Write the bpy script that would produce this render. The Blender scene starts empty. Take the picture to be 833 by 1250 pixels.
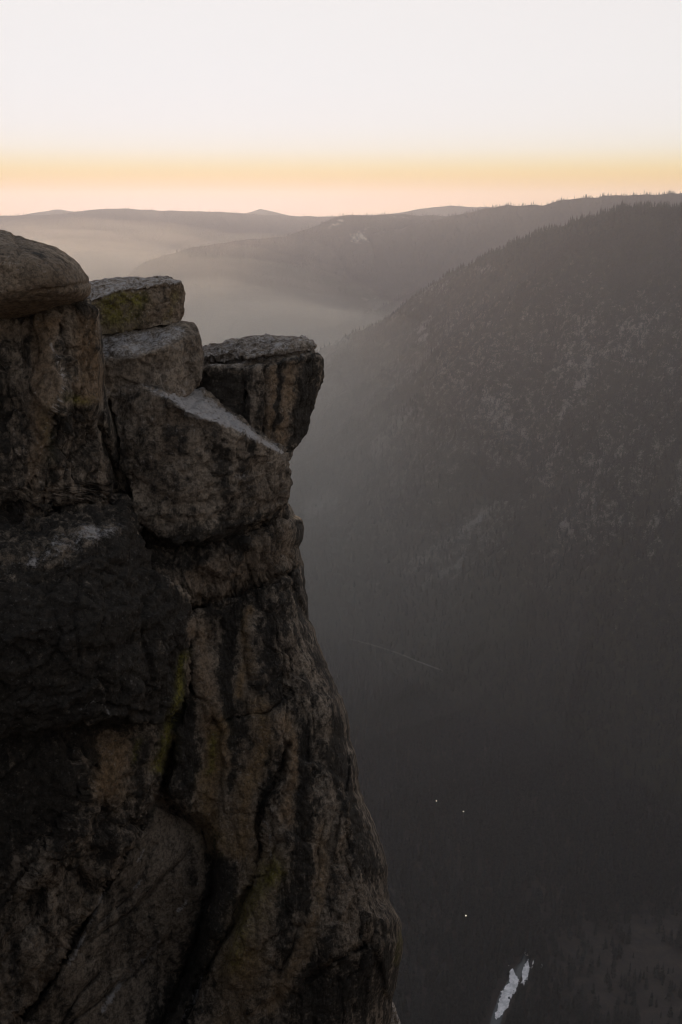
import bpy, bmesh, math, random
import numpy as np
from mathutils import Vector

S = bpy.context.scene
COL = S.collection
R = math.radians
random.seed(7)
rng = np.random.default_rng(7)

# ------------------------------------------------------------------ camera
H = 1090.0                     # the eye's height above the valley floor, metres
F = 1215.0                     # focal length in photograph pixels (833 x 1250)
PITCH = math.atan((625 - 256) / F)
cam_d = bpy.data.cameras.new('camera')
cam_d.sensor_fit = 'VERTICAL'
cam_d.sensor_height = 36.0
cam_d.lens = 36.0 * F / 1250
cam_d.clip_start = 0.5
cam_d.clip_end = 60000
cam = bpy.data.objects.new('camera', cam_d)
COL.objects.link(cam)
cam.location = (0, 0, H)
cam.rotation_euler = (math.pi / 2 - PITCH, 0, 0)
S.camera = cam

# ------------------------------------------------------------------ sky, sun, exposure
SUN_EL, SUN_AZ = R(2.2), R(-9.0)        # azimuth from +Y, positive to the right
W = bpy.data.worlds.new('World')
S.world = W
W.use_nodes = True
nt = W.node_tree
bg = nt.nodes['Background']
sky = nt.nodes.new('ShaderNodeTexSky')
sky.sky_type = 'NISHITA'
sky.sun_disc = False
sky.sun_elevation = SUN_EL
sky.sun_rotation = SUN_AZ
sky.altitude = 2200
sky.air_density = 1.0
sky.dust_density = 1.2
sky.ozone_density = 1.0
# the dusk sky is very contrasty round the set sun: roll its brightness off smoothly, as the photograph does
SKY_GAIN = (1.9, 1.45, 1.20)
SKY_TOP = (8.8, 8.55, 8.7)
sep = nt.nodes.new('ShaderNodeSeparateColor')
comb = nt.nodes.new('ShaderNodeCombineColor')
nt.links.new(sky.outputs[0], sep.inputs[0])
for ch in range(3):
    m1 = nt.nodes.new('ShaderNodeMath'); m1.operation = 'MULTIPLY'; m1.inputs[1].default_value = -SKY_GAIN[ch]
    m2 = nt.nodes.new('ShaderNodeMath'); m2.operation = 'EXPONENT'
    m3 = nt.nodes.new('ShaderNodeMath'); m3.operation = 'SUBTRACT'; m3.inputs[0].default_value = 1.0
    m4 = nt.nodes.new('ShaderNodeMath'); m4.operation = 'MULTIPLY'; m4.inputs[1].default_value = SKY_TOP[ch]
    nt.links.new(sep.outputs[ch], m1.inputs[0]); nt.links.new(m1.outputs[0], m2.inputs[0])
    nt.links.new(m2.outputs[0], m3.inputs[1]); nt.links.new(m3.outputs[0], m4.inputs[0])
    nt.links.new(m4.outputs[0], comb.inputs[ch])
# the peach belt that lies along the whole horizon at dusk
geo = nt.nodes.new('ShaderNodeTexCoord')
gz = nt.nodes.new('ShaderNodeSeparateXYZ')
nt.links.new(geo.outputs['Generated'], gz.inputs[0])
belt = nt.nodes.new('ShaderNodeValToRGB')
nt.links.new(gz.outputs[2], belt.inputs[0])
for p, c in ((0.0, (1.10, 0.70, 0.62)), (0.013, (1.16, 0.68, 0.54)), (0.029, (1.24, 0.71, 0.34)), (0.040, (1.18, 0.82, 0.50)), (0.055, (1.05, 0.955, 0.87)), (0.078, (1.01, 0.985, 0.975)), (0.12, (1, 1, 1))):
    if p in (0.0,):
        e = belt.color_ramp.elements[0]
    elif p == 0.12:
        e = belt.color_ramp.elements[-1]
    else:
        e = belt.color_ramp.elements.new(p)
    e.position = p
    e.color = (*c, 1)
belt.color_ramp.interpolation = 'B_SPLINE'
mul = nt.nodes.new('ShaderNodeMix'); mul.data_type = 'RGBA'; mul.blend_type = 'MULTIPLY'
mul.inputs[0].default_value = 1.0
nt.links.new(comb.outputs[0], mul.inputs[6]); nt.links.new(belt.outputs[0], mul.inputs[7])
nt.links.new(mul.outputs[2], bg.inputs[0])
bg.inputs[1].default_value = 0.1

sun_d = bpy.data.lights.new('sun', 'SUN')
sun_d.energy = 2.9
sun_d.angle = R(6)
sun_d.color = (1.0, 0.74, 0.50)
sun = bpy.data.objects.new('sun', sun_d)
COL.objects.link(sun)
sd = Vector((math.sin(SUN_AZ) * math.cos(SUN_EL), math.cos(SUN_AZ) * math.cos(SUN_EL), math.sin(SUN_EL)))
sun.rotation_euler = sd.to_track_quat('Z', 'Y').to_euler()
sun.location = (0, 0, H + 60)

S.view_settings.view_transform = 'Standard'
S.view_settings.look = 'None'
S.view_settings.exposure = 0.0
S.view_settings.gamma = 1.0
S.render.engine = 'CYCLES'
S.cycles.use_denoising = True
S.cycles.use_adaptive_sampling = False
S.cycles.max_bounces = 6
S.cycles.volume_bounces = 1
S.cycles.filter_width = 1.1

HAZE_DENSITY = 5.0e-5
HAZE_ANISO = 0.5

# ------------------------------------------------------------------ helpers
CP, SP = math.cos(PITCH), math.sin(PITCH)

def ray(u, v):
    """direction of the sight line through photograph pixel (u, v), scaled to y = 1"""
    u = np.asarray(u, float); v = np.asarray(v, float)
    a = (u - 416.5) / F; b = (625 - v) / F
    dy = CP + b * SP
    return a / dy, (b * CP - SP) / dy

def P(u, v, Y):
    """the place seen at (u, v) standing Y metres ahead of the eye"""
    x, z = ray(u, v)
    return np.stack(np.broadcast_arrays(x * Y, np.asarray(Y, float), H + z * Y), -1)

def project(p):
    x, y, z = p[..., 0], p[..., 1], p[..., 2] - H
    d = np.maximum(y * CP - z * SP, 0.01)
    return 416.5 + F * x / d, 625 - F * (y * SP + z * CP) / d

def smooth(a, b, x):
    t = np.clip((x - a) / (b - a), 0, 1)
    return t * t * (3 - 2 * t)

def perlin(p, seed=0):
    """gradient noise, about -1..1; p is (n, 3)"""
    p = np.asarray(p, float)
    i = np.floor(p).astype(np.int64)
    f = p - i
    w = f * f * f * (f * (f * 6 - 15) + 10)
    out = np.zeros(len(p))
    for dx in (0, 1):
        for dy in (0, 1):
            for dz in (0, 1):
                h = ((i[:, 0] + dx) * 374761393 + (i[:, 1] + dy) * 668265263 + (i[:, 2] + dz) * 2147483647 + seed * 974711) & 0xFFFFFFFF
                h = ((h ^ (h >> 13)) * 1274126177) & 0xFFFFFFFF
                h = ((h ^ (h >> 16)) * 2246822519) & 0xFFFFFFFF
                h = h ^ (h >> 15)
                gx = (h & 1023) / 511.5 - 1; gy = ((h >> 10) & 1023) / 511.5 - 1; gz_ = ((h >> 20) & 1023) / 511.5 - 1
                d = gx * (f[:, 0] - dx) + gy * (f[:, 1] - dy) + gz_ * (f[:, 2] - dz)
                wx = w[:, 0] if dx else 1 - w[:, 0]
                wy = w[:, 1] if dy else 1 - w[:, 1]
                wz = w[:, 2] if dz else 1 - w[:, 2]
                out += d * wx * wy * wz
    return out * 1.3

def fbm(p, octaves=4, seed=0, gain=0.5):
    a, s, out = 1.0, 1.0, 0
    for k in range(octaves):
        out = out + a * perlin(p * s + 17.3 * k, seed + k)
        a *= gain; s *= 2.03
    return out

def ridged(p, octaves=4, seed=0, gain=0.5):
    a, s, out = 1.0, 1.0, 0
    for k in range(octaves):
        out = out + a * (1 - 2 * np.abs(perlin(p * s + 9.1 * k, seed + k)))
        a *= gain; s *= 2.03
    return out

def facets(p, seed=0, tilt=1.0):
    """angular break surfaces: every cell of a random mosaic is its own tilted plane; also the distance to the joint between cells"""
    p = np.asarray(p, float)
    i0 = np.floor(p).astype(np.int64)
    d1 = np.full(len(p), 9.0); d2 = np.full(len(p), 9.0); val = np.zeros(len(p))
    def hsh(a, b, c, k):
        h = (a * 374761393 + b * 668265263 + c * 1274126177 + (seed * 31 + k) * 974711) & 0xFFFFFFFF
        h = ((h ^ (h >> 13)) * 1274126177) & 0xFFFFFFFF
        h = ((h ^ (h >> 16)) * 2246822519) & 0xFFFFFFFF
        return ((h ^ (h >> 15)) & 0xFFFF) / 65535.0
    for dx in (-1, 0, 1):
        for dy in (-1, 0, 1):
            for dz in (-1, 0, 1):
                a, b, c = i0[:, 0] + dx, i0[:, 1] + dy, i0[:, 2] + dz
                v_ = np.stack([a + hsh(a, b, c, 1), b + hsh(a, b, c, 2), c + hsh(a, b, c, 3)], -1) - p
                d = np.sqrt((v_ ** 2).sum(1))
                t = tilt * (v_[:, 0] * (hsh(a, b, c, 4) - 0.5) + v_[:, 1] * (hsh(a, b, c, 5) - 0.5) + v_[:, 2] * (hsh(a, b, c, 6) - 0.5)) * 2 + hsh(a, b, c, 7) - 0.5
                m = d < d1
                d2 = np.where(m, d1, np.minimum(d2, d)); val = np.where(m, t, val); d1 = np.where(m, d, d1)
    return val, d2 - d1

def line_dist(u, v, pts, closed=False):
    """distance to a polyline in photograph pixels and a side (+ to the right of its direction)"""
    best = np.full(np.shape(u), 1e9); side = np.zeros(np.shape(u)); along = np.zeros(np.shape(u))
    pts = list(pts) + ([pts[0]] if closed else [])
    n = len(pts) - 1
    for k in range(n):
        (x0, y0), (x1, y1) = pts[k], pts[k + 1]
        ex, ey = x1 - x0, y1 - y0
        L2 = ex * ex + ey * ey + 1e-9
        t = np.clip(((u - x0) * ex + (v - y0) * ey) / L2, 0, 1)
        d = np.hypot(u - x0 - t * ex, v - y0 - t * ey)
        m = d < best
        s = np.sign(ex * (v - y0) - ey * (u - x0))
        best = np.where(m, d, best); side = np.where(m, -s, side); along = np.where(m, (k + t) / n, along)
    return best, side, along

def in_poly(u, v, pts):
    c = np.zeros(np.shape(u), bool)
    n = len(pts)
    for k in range(n):
        (x0, y0), (x1, y1) = pts[k], pts[(k + 1) % n]
        if y0 == y1:
            continue
        c ^= ((y0 > v) != (y1 > v)) & (u < (x1 - x0) * (v - y0) / (y1 - y0) + x0)
    return c

def poly_soft(u, v, pts, w):
    """1 inside a pixel outline, 0 outside, soft over w pixels"""
    d, _, _ = line_dist(u, v, pts, True)
    return smooth(-w, w, np.where(in_poly(u, v, pts), d, -d))

def mesh_obj(name, verts, faces, mats, parent=None, smooth_=True):
    me = bpy.data.meshes.new(name)
    if isinstance(faces, np.ndarray) and len(faces):
        k = faces.shape[1]
        me.vertices.add(len(verts))
        me.vertices.foreach_set('co', np.asarray(verts, np.float32).ravel())
        me.loops.add(faces.size)
        me.loops.foreach_set('vertex_index', faces.astype(np.int32).ravel())
        me.polygons.add(len(faces))
        me.polygons.foreach_set('loop_start', np.arange(0, faces.size, k, dtype=np.int32))
        me.polygons.foreach_set('loop_total', np.full(len(faces), k, np.int32))
        me.update(calc_edges=True)
        me.validate()
    else:
        me.from_pydata([tuple(map(float, p)) for p in verts], [], [tuple(map(int, f)) for f in faces])
        me.update()
    for m in (mats if isinstance(mats, (list, tuple)) else [mats]):
        me.materials.append(m)
    if smooth_:
        me.polygons.foreach_set('use_smooth', np.ones(len(me.polygons), bool))
    o = bpy.data.objects.new(name, me)
    COL.objects.link(o)
    if parent is not None:
        o.parent = parent
        o.matrix_parent_inverse = parent.matrix_world.inverted()
    return o

def grid_faces(nr, nc):
    i = np.arange(nr - 1)[:, None] * nc + np.arange(nc - 1)[None, :]
    return np.stack([i, i + 1, i + nc + 1, i + nc], -1).reshape(-1, 4)

def attr(o, name, vals):
    a = o.data.attributes.new(name, 'FLOAT', 'POINT')
    a.data.foreach_set('value', np.asarray(vals, np.float32).ravel())

def tag(o, label=None, cat=None, group=None, kind=None):
    for k, v in (('label', label), ('category', cat), ('group', group), ('kind', kind)):
        if v:
            o[k] = v
    return o

def empty(name, loc):
    o = bpy.data.objects.new(name, None)
    COL.objects.link(o)
    o.location = loc
    o.empty_display_size = 0.5
    bpy.context.view_layer.update()
    return o

# ------------------------------------------------------------------ materials
class N:
    """tiny node-tree writer"""
    def __init__(s, name):
        s.m = bpy.data.materials.new(name); s.m.use_nodes = True
        s.t = s.m.node_tree; s.b = s.t.nodes['Principled BSDF']; s.out = s.t.nodes['Material Output']
    def n(s, typ, **k):
        x = s.t.nodes.new('ShaderNode' + typ)
        for a, b in k.items():
            setattr(x, a, b)
        return x
    def l(s, a, b):
        s.t.links.new(a, b)
    def put(s, sock, v):
        if hasattr(v, 'node'):
            s.l(v, sock)
        else:
            sock.default_value = v
    def math(s, op, a, b=0.0, c=0.0):
        x = s.n('Math', operation=op)
        for i, v in enumerate((a, b, c)):
            s.put(x.inputs[i], v)
        return x.outputs[0]
    def mix(s, f, a, b, mode='MIX'):
        x = s.n('Mix', data_type='RGBA', blend_type=mode)
        s.put(x.inputs[0], f); s.put(x.inputs[6], (*a, 1) if isinstance(a, tuple) else a); s.put(x.inputs[7], (*b, 1) if isinstance(b, tuple) else b)
        return x.outputs[2]
    def ramp(s, v, lo, hi, a=0.0, b=1.0):
        x = s.n('MapRange', interpolation_type='SMOOTHSTEP')
        for i, q in enumerate((v, lo, hi, a, b)):
            s.put(x.inputs[i], q)
        return x.outputs[0]
    def co(s, sx=1, sy=1, sz=1):
        c = s.n('TexCoord'); m = s.n('Mapping'); m.inputs['Scale'].default_value = (sx, sy, sz)
        s.l(c.outputs['Object'], m.inputs[0])
        return m.outputs[0]
    def noise(s, vec, scale, detail=6, rough=0.6, dist=0.0):
        x = s.n('TexNoise'); s.l(vec, x.inputs['Vector'])
        x.inputs['Scale'].default_value = scale; x.inputs['Detail'].default_value = detail
        x.inputs['Roughness'].default_value = rough; x.inputs['Distortion'].default_value = dist
        return x.outputs[0]
    def voro(s, vec, scale, feature='F1'):
        x = s.n('TexVoronoi', feature=feature); s.l(vec, x.inputs['Vector']); x.inputs['Scale'].default_value = scale
        return x.outputs[0]
    def attr(s, name):
        x = s.n('Attribute', attribute_name=name)
        return x.outputs['Fac']

def granite_material():
    g = N('granite')
    c1 = g.co(); streak = g.co(1, 1, 0.11)
    dark, tan, yel, pale = g.attr('dark'), g.attr('tan'), g.attr('lichen'), g.attr('pale')
    n_big = g.noise(c1, 0.7, 5, 0.55); n_med = g.noise(c1, 5.0, 8, 0.72, 0.3); n_fine = g.noise(c1, 11, 7, 0.8)
    st = g.noise(streak, 2.6, 6, 0.62, 0.2); st2 = g.noise(streak, 9.0, 5, 0.65)
    base = g.mix(g.ramp(n_big, 0.3, 0.7), (0.23, 0.172, 0.128), (0.38, 0.300, 0.235))
    base = g.mix(g.math('MULTIPLY', g.ramp(st, 0.42, 0.66), 0.55), base, (0.085, 0.066, 0.055))
    tanc = g.mix(st2, (0.36, 0.215, 0.11), (0.25, 0.17, 0.105))
    base = g.mix(g.math('MULTIPLY', tan, g.ramp(g.math('ADD', n_med, g.math('MULTIPLY', st, 0.6)), 0.45, 0.85)), base, tanc)
    # black lichen, water stains and painted undercut shade: ragged edged
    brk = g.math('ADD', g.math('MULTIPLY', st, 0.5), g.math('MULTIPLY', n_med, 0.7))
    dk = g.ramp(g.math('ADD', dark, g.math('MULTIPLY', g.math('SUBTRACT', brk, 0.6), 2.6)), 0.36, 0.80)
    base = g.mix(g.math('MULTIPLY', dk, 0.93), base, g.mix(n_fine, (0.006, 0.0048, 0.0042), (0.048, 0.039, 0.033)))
    # yellow lichen
    yl = g.math('MULTIPLY', yel, g.ramp(g.math('ADD', n_med, g.math('MULTIPLY', n_fine, 0.5)), 0.52, 0.85))
    base = g.mix(yl, base, g.mix(n_fine, (0.14, 0.115, 0.012), (0.27, 0.24, 0.035)))
    # pale bare patches, painted skylight on block tops, and crystal speckle
    pl = g.math('MULTIPLY', g.math('MINIMUM', g.math('MULTIPLY', pale, 3.0), 1.0), g.ramp(g.math('ADD', pale, g.math('MULTIPLY', g.math('SUBTRACT', g.math('ADD', n_med, g.math('MULTIPLY', n_fine, 0.7)), 0.86), 2.2)), 0.30, 0.95))
    base = g.mix(pl, base, g.mix(n_fine, (0.36, 0.325, 0.315), (0.58, 0.53, 0.52)))
    spots = g.noise(c1, 13.0, 5, 0.75)
    base = g.mix(g.math('MULTIPLY', g.ramp(spots, 0.58, 0.66), g.math('SUBTRACT', 0.55, g.math('MULTIPLY', dk, 0.33))), base, (0.46, 0.41, 0.39))
    base = g.mix(g.ramp(n_fine, 0.43, 0.54), g.mix(g.math('SUBTRACT', 0.52, g.math('MULTIPLY', pl, 0.42)), base, (0.008, 0.007, 0.006)), base)
    g.l(base, g.b.inputs['Base Color'])
    g.b.inputs['Roughness'].default_value = 0.85
    g.b.inputs['Specular IOR Level'].default_value = 0.25
    h = g.math('ADD', g.math('MULTIPLY', n_med, 0.6), g.math('ADD', g.math('MULTIPLY', n_fine, 0.22), g.math('MULTIPLY', st2, 0.35)))
    bp = g.n('Bump'); bp.inputs['Strength'].default_value = 1.0; bp.inputs['Distance'].default_value = 0.36
    g.l(h, bp.inputs['Height']); g.l(bp.outputs[0], g.b.inputs['Normal'])
    return g.m

def hill_material(name, rock=(0.17, 0.155, 0.14), soil=(0.05, 0.045, 0.03), wood=(0.030, 0.030, 0.025), scale=1.0):
    g = N(name)
    c = g.co()
    bare = g.attr('bare')
    n1 = g.noise(c, 0.006 * scale, 6, 0.6); n2 = g.noise(c, 0.05 * scale, 6, 0.7); n3 = g.noise(c, 0.25 * scale, 4, 0.7)
    veg = g.mix(g.ramp(n2, 0.35, 0.7), wood, soil)
    veg = g.mix(g.ramp(n1, 0.4, 0.7), veg, g.mix(0.5, veg, soil))
    f = g.ramp(g.math('ADD', bare, g.math('MULTIPLY', g.math('SUBTRACT', g.math('ADD', n2, g.math('MULTIPLY', n3, 0.6)), 0.8), 1.6)), 0.35, 0.75)
    g.l(g.mix(f, veg, g.mix(n3, (rock[0] * 0.7, rock[1] * 0.7, rock[2] * 0.7), rock)), g.b.inputs['Base Color'])
    g.b.inputs['Roughness'].default_value = 1.0
    g.b.inputs['Specular IOR Level'].default_value = 0.1
    bp = g.n('Bump'); bp.inputs['Strength'].default_value = 0.7; bp.inputs['Distance'].default_value = 6.0
    g.l(n2, bp.inputs['Height']); g.l(bp.outputs[0], g.b.inputs['Normal'])
    return g.m

def plain(name, col, rough=0.9, spec=0.2, var=0.35, scale=1.0):
    g = N(name)
    n = g.noise(g.co(), scale, 5, 0.65)
    lo = tuple(x * (1 - var) for x in col); hi = tuple(min(1, x * (1 + var)) for x in col)
    g.l(g.mix(g.ramp(n, 0.3, 0.7), lo, hi), g.b.inputs['Base Color'])
    g.b.inputs['Roughness'].default_value = rough
    g.b.inputs['Specular IOR Level'].default_value = spec
    return g.m

M_GRANITE = granite_material()
M_SPUR = hill_material('spur_ground')
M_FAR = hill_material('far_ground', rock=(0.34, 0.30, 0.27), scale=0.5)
M_FLOOR = hill_material('floor_ground', soil=(0.066, 0.050, 0.040), wood=(0.032, 0.028, 0.025))
M_BARK = plain('bark', (0.055, 0.038, 0.028), scale=3)
M_NEEDLE = plain('needles', (0.036, 0.034, 0.027), var=0.55, scale=0.08)

# ------------------------------------------------------------------ far terrain: polar sheets, each crest at its own distance
def crest(pts):
    """(u, v, r) seen in the photograph -> azimuth, distance, height"""
    a = np.array(pts, float)
    x, z = ray(a[:, 0], a[:, 1])
    h = np.hypot(x, 1)
    az = np.arctan2(x, 1); r = a[:, 2]
    o = np.argsort(az)
    return az[o], r[o], (H + z / h * r)[o]

def az_of(u, v=256):
    return np.arctan2(ray(u, v)[0], 1)

class Ridge:
    def __init__(s, cpts, foot, back=0.45, convex=1.0, amp=40, nscale=400, seed=1, gully=0.0, z0=-6.0, cnoise=6.0):
        s.az, s.r, s.z = crest(cpts)
        s.faz = np.array([az_of(u) for u, _ in foot]); s.fr = np.array([r for _, r in foot], float)
        s.back, s.convex, s.amp, s.ns, s.seed, s.gully, s.z0, s.cn = back, convex, amp, nscale, seed, gully, z0, cnoise
    def at(s, az, r):
        rc = np.interp(az, s.az, s.r); zc = np.interp(az, s.az, s.z); rf = np.interp(az, s.faz, s.fr)
        rf = np.minimum(rf, rc - 60)
        t = (r - rf) / (rc - rf)
        tt = np.clip(t, 0, 1)
        shape = tt ** s.convex
        z = s.z0 + (zc - s.z0) * shape
        x = r * np.sin(az); y = r * np.cos(az)
        p = np.stack([x / s.ns, y / s.ns, np.zeros_like(x)], -1).reshape(-1, 3)
        n = fbm(p, 6, s.seed, 0.52).reshape(np.shape(x))
        env = np.sin(np.pi * np.clip(tt, 0, 1)) ** 0.7
        z = z + n * s.amp * env * np.clip(zc / 500, 0.15, 1)
        if s.gully:
            # ribs and gullies that run down the fall line
            a = az * 2600.0 - (r - rc) * 0.62
            q = np.stack([a / 230.0, (r - rc) / 900.0, np.full_like(a, 3.1)], -1).reshape(-1, 3)
            z = z + ridged(q, 4, s.seed + 20, 0.55).reshape(np.shape(x)) * s.gully * env * np.clip(zc / 700, 0, 1)
        cq = np.stack([az * 60, np.full_like(az, s.seed), np.zeros_like(az)], -1).reshape(-1, 3)
        z = z + fbm(cq, 4, s.seed + 5).reshape(np.shape(x)) * s.cn * np.clip(t, 0, 1)
        over = np.clip(t - 1, 0, None) * (rc - rf)
        z = z - over * s.back - np.minimum(over, 60) * 0.15
        z = np.where(t < 0, s.z0 + t * 200, z)
        return z
    def mesh(s, name, u0, u1, nu, nt, mat, tback=0.35, bare=None):
        az = np.linspace(az_of(u0), az_of(u1), nu)
        t = np.concatenate([np.linspace(-0.04, 0.72, int(nt * 0.62)), np.linspace(0.725, 1.03, int(nt * 0.38)), np.linspace(1.06, 1 + tback, 12)])
        A, T = np.meshgrid(az, t)
        rc = np.interp(A, s.az, s.r); rf = np.minimum(np.interp(A, s.faz, s.fr), rc - 60)
        r = rf + (rc - rf) * T
        z = s.at(A, r)
        p = np.stack([r * np.sin(A), r * np.cos(A), z], -1)
        o = mesh_obj(name, p.reshape(-1, 3), grid_faces(len(t), nu), mat)
        b = bare(*project(p.reshape(-1, 3)), p.reshape(-1, 3)) if bare else np.zeros(p.shape[0] * p.shape[1])
        attr(o, 'bare', b)
        return o

def blob(u, v, cu, cv, ru, rv, rot=0.0):
    c, s_ = math.cos(rot), math.sin(rot)
    x, y = u - cu, v - cv
    return np.exp(-(((x * c + y * s_) / ru) ** 2 + ((-x * s_ + y * c) / rv) ** 2))

def streak(u, v, pts, w0, w1):
    d, _, t = line_dist(u, v, pts)
    w = w0 + (w1 - w0) * t
    return np.exp(-(d / w) ** 2)

def spur_bare(u, v, p):
    u0_, v0_ = u, v
    u = u + fbm(p / 60.0, 3, 71) * 9; v = v + fbm(p / 60.0, 3, 72) * 9
    b = 0.9 * blob(u, v, 540, 341, 26, 8, -0.62) + 0.8 * blob(u, v, 585, 330, 26, 7, -0.25)
    b = b + 0.75 * blob(u, v, 520, 398, 8, 16, 0.2) + 0.6 * blob(u, v, 514, 412, 7, 12)
    b = b + 0.45 * streak(u, v, [(676, 556), (640, 590), (600, 618), (560, 652), (520, 678), (470, 706), (420, 738), (390, 760)], 3, 8)
    b = b + 0.4 * streak(u, v, [(560, 690), (520, 710), (470, 738), (425, 770)], 3, 8)
    b = b + 0.55 * streak(u, v, [(722, 450), (704, 478), (690, 505), (676, 545)], 5, 6)
    b = b + 0.5 * streak(u, v, [(668, 585), (676, 620), (700, 650)], 7, 5) + 0.5 * blob(u, v, 485, 585, 8, 14, 0.3)
    b = b + 0.45 * streak(u, v, [(500, 505), (470, 540), (430, 580), (385, 620)], 8, 12)
    b = b + 0.35 * blob(u, v, 590, 480, 30, 40) + 0.3 * blob(u, v, 770, 440, 16, 12)
    az_, r_s = np.arctan2(p[:, 0], p[:, 1]), np.hypot(p[:, 0], p[:, 1])
    rc = np.interp(az_, spur.az, spur.r)
    a = az_ * 2600.0 - (r_s - rc) * 0.62
    rib = ridged(np.stack([a / 120.0, (r_s - rc) / 650.0, np.full_like(a, 8.0)], -1), 4, 44, 0.6)
    q = np.stack([p[:, 0] / 190, p[:, 1] / 190, p[:, 2] / 120], -1)
    n = fbm(q, 4, 77)
    return np.clip(b * 0.6 * (0.6 + 0.9 * n) + (0.10 * smooth(0.0, 0.7, n) + 0.37 * smooth(0.5, 1.3, rib + 0.5 * n)) * smooth(900, 620, v0_) * smooth(250, 400, v0_), 0, 1)

def ridge_bare(u, v, p):
    b = 0.5 * blob(u, v, 412, 272, 14, 6, -0.5) + 0.45 * blob(u, v, 490, 265, 22, 3, 0.1) + 0.5 * blob(u, v, 440, 290, 20, 8)
    q = np.stack([p[:, 0] / 300, p[:, 1] / 300, p[:, 2] / 300], -1)
    return np.clip(b + 0.35 * smooth(0.2, 0.8, fbm(q, 4, 31)), 0, 1)

spur = Ridge([(-250, 700, 5600), (60, 640, 5400), (180, 580, 5300), (250, 525, 5200), (330, 464, 4800), (395, 425, 4500), (430, 408, 4300),
              (470, 391, 4100), (510, 363, 3900), (545, 337, 3750), (590, 313, 3600), (640, 291, 3400), (700, 271, 3250), (760, 256, 3100),
              (833, 251, 3000), (930, 262, 2900), (1100, 300, 2700), (1500, 420, 2400)],
             [(-300, 3000), (200, 2750), (330, 2500), (450, 2250), (600, 2020), (833, 1800), (1100, 1600), (1500, 1400)],
             back=0.7, convex=0.88, amp=95, nscale=520, seed=3, gully=75, cnoise=9)
ridge_wooded = Ridge([(380, 300, 7000), (470, 282, 6800), (560, 262, 6400), (600, 253, 6200), (640, 250, 6100), (662, 250, 6000), (690, 244, 5900), (740, 239, 5700),
                      (790, 237, 5500), (833, 236, 5400), (950, 232, 5300), (1200, 236, 5000), (1600, 250, 4800)],
                     [(300, 6300), (600, 5000), (833, 4300), (1600, 3800)], back=0.5, amp=60, nscale=500, seed=9, cnoise=10)
ridge_mid = Ridge([(-100, 420, 6500), (120, 360, 6600), (180, 318, 6700), (230, 303, 6800), (290, 293, 6800), (350, 288, 6800), (385, 276, 6900), (412, 263, 7000), (480, 261, 7100),
                   (540, 263, 7200), (600, 268, 7300), (760, 275, 7500), (1100, 300, 7500)],
                  [(-200, 5600), (200, 5400), (400, 5200), (700, 5600), (1100, 6000)], back=0.4, amp=70, nscale=600, seed=14, cnoise=9)
ridge_low = Ridge([(120, 640, 5400), (250, 500, 5500), (330, 432, 5600), (390, 404, 5700), (440, 386, 5700), (500, 358, 5700), (560, 330, 5600), (640, 318, 5400), (900, 330, 5200)],
                  [(100, 5200), (400, 5000), (900, 4500)], back=0.5, amp=40, nscale=400, seed=21, cnoise=12)
ridge_far = Ridge([(-900, 262, 9000), (-500, 258, 9200), (-200, 266, 9500), (0, 263, 9600), (60, 262, 9600), (110, 256, 9600), (150, 254, 9600), (200, 257, 9500), (260, 258, 9400), (310, 261, 9300),
                   (350, 263, 9300), (400, 264, 9400), (470, 262, 9700), (520, 254, 9800), (548, 251, 9800), (600, 253, 9800), (660, 256, 9800), (900, 250, 9500), (1300, 240, 9500), (1800, 244, 9000)],
                  [(-900, 6500), (400, 7200), (1800, 7000)], back=0.25, amp=70, nscale=700, seed=27, cnoise=9)
ridge_peak = Ridge([(-900, 266, 11000), (-100, 268, 11000), (20, 264, 11000), (45, 259, 11000), (70, 255, 11000), (95, 259, 11000), (140, 266, 11000), (270, 266, 11000), (300, 260, 11000), (318, 255, 11000),
                    (330, 257, 11000), (352, 263, 11000), (420, 268, 11000), (1800, 266, 11000)],
                   [(-900, 10200), (1800, 10200)], back=0.2, amp=30, nscale=900, seed=33, cnoise=5)
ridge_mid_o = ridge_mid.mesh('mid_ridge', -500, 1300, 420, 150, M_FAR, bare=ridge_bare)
spur_o = spur.mesh('valley_slope', -250, 1500, 620, 330, M_SPUR, bare=spur_bare)
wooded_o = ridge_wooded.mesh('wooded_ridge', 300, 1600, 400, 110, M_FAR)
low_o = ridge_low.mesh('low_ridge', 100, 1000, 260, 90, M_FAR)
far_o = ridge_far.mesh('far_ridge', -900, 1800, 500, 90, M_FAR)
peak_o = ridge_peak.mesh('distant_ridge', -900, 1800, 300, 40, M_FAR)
for o in (spur_o, wooded_o, ridge_mid_o, low_o, far_o, peak_o):
    tag(o, kind='structure')

# the valley floor, one sheet out to the last ridge
az = np.linspace(R(-62), R(62), 300)
rr = np.concatenate([np.linspace(150, 2600, 200), np.geomspace(2650, 11800, 60)])
A, RR = np.meshgrid(az, rr)
X, Y = RR * np.sin(A), RR * np.cos(A)
def floor_z(x, y):
    q = np.stack([x / 160, y / 160, np.zeros_like(x)], -1).reshape(-1, 3)
    return (fbm(q, 4, 51) * 2.2).reshape(np.shape(x))
fl = np.stack([X, Y, floor_z(X, Y)], -1).reshape(-1, 3)
floor_o = mesh_obj('valley_floor', fl, grid_faces(len(rr), len(az)), M_FLOOR)
fu, fv = project(fl)
MEADOW = [(660, 1150), (700, 1130), (760, 1118), (850, 1130), (900, 1200), (860, 1260), (760, 1250), (700, 1215)]
attr(floor_o, 'bare', 0.1 * np.ones(len(fl)))
tag(floor_o, kind='structure')

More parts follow.
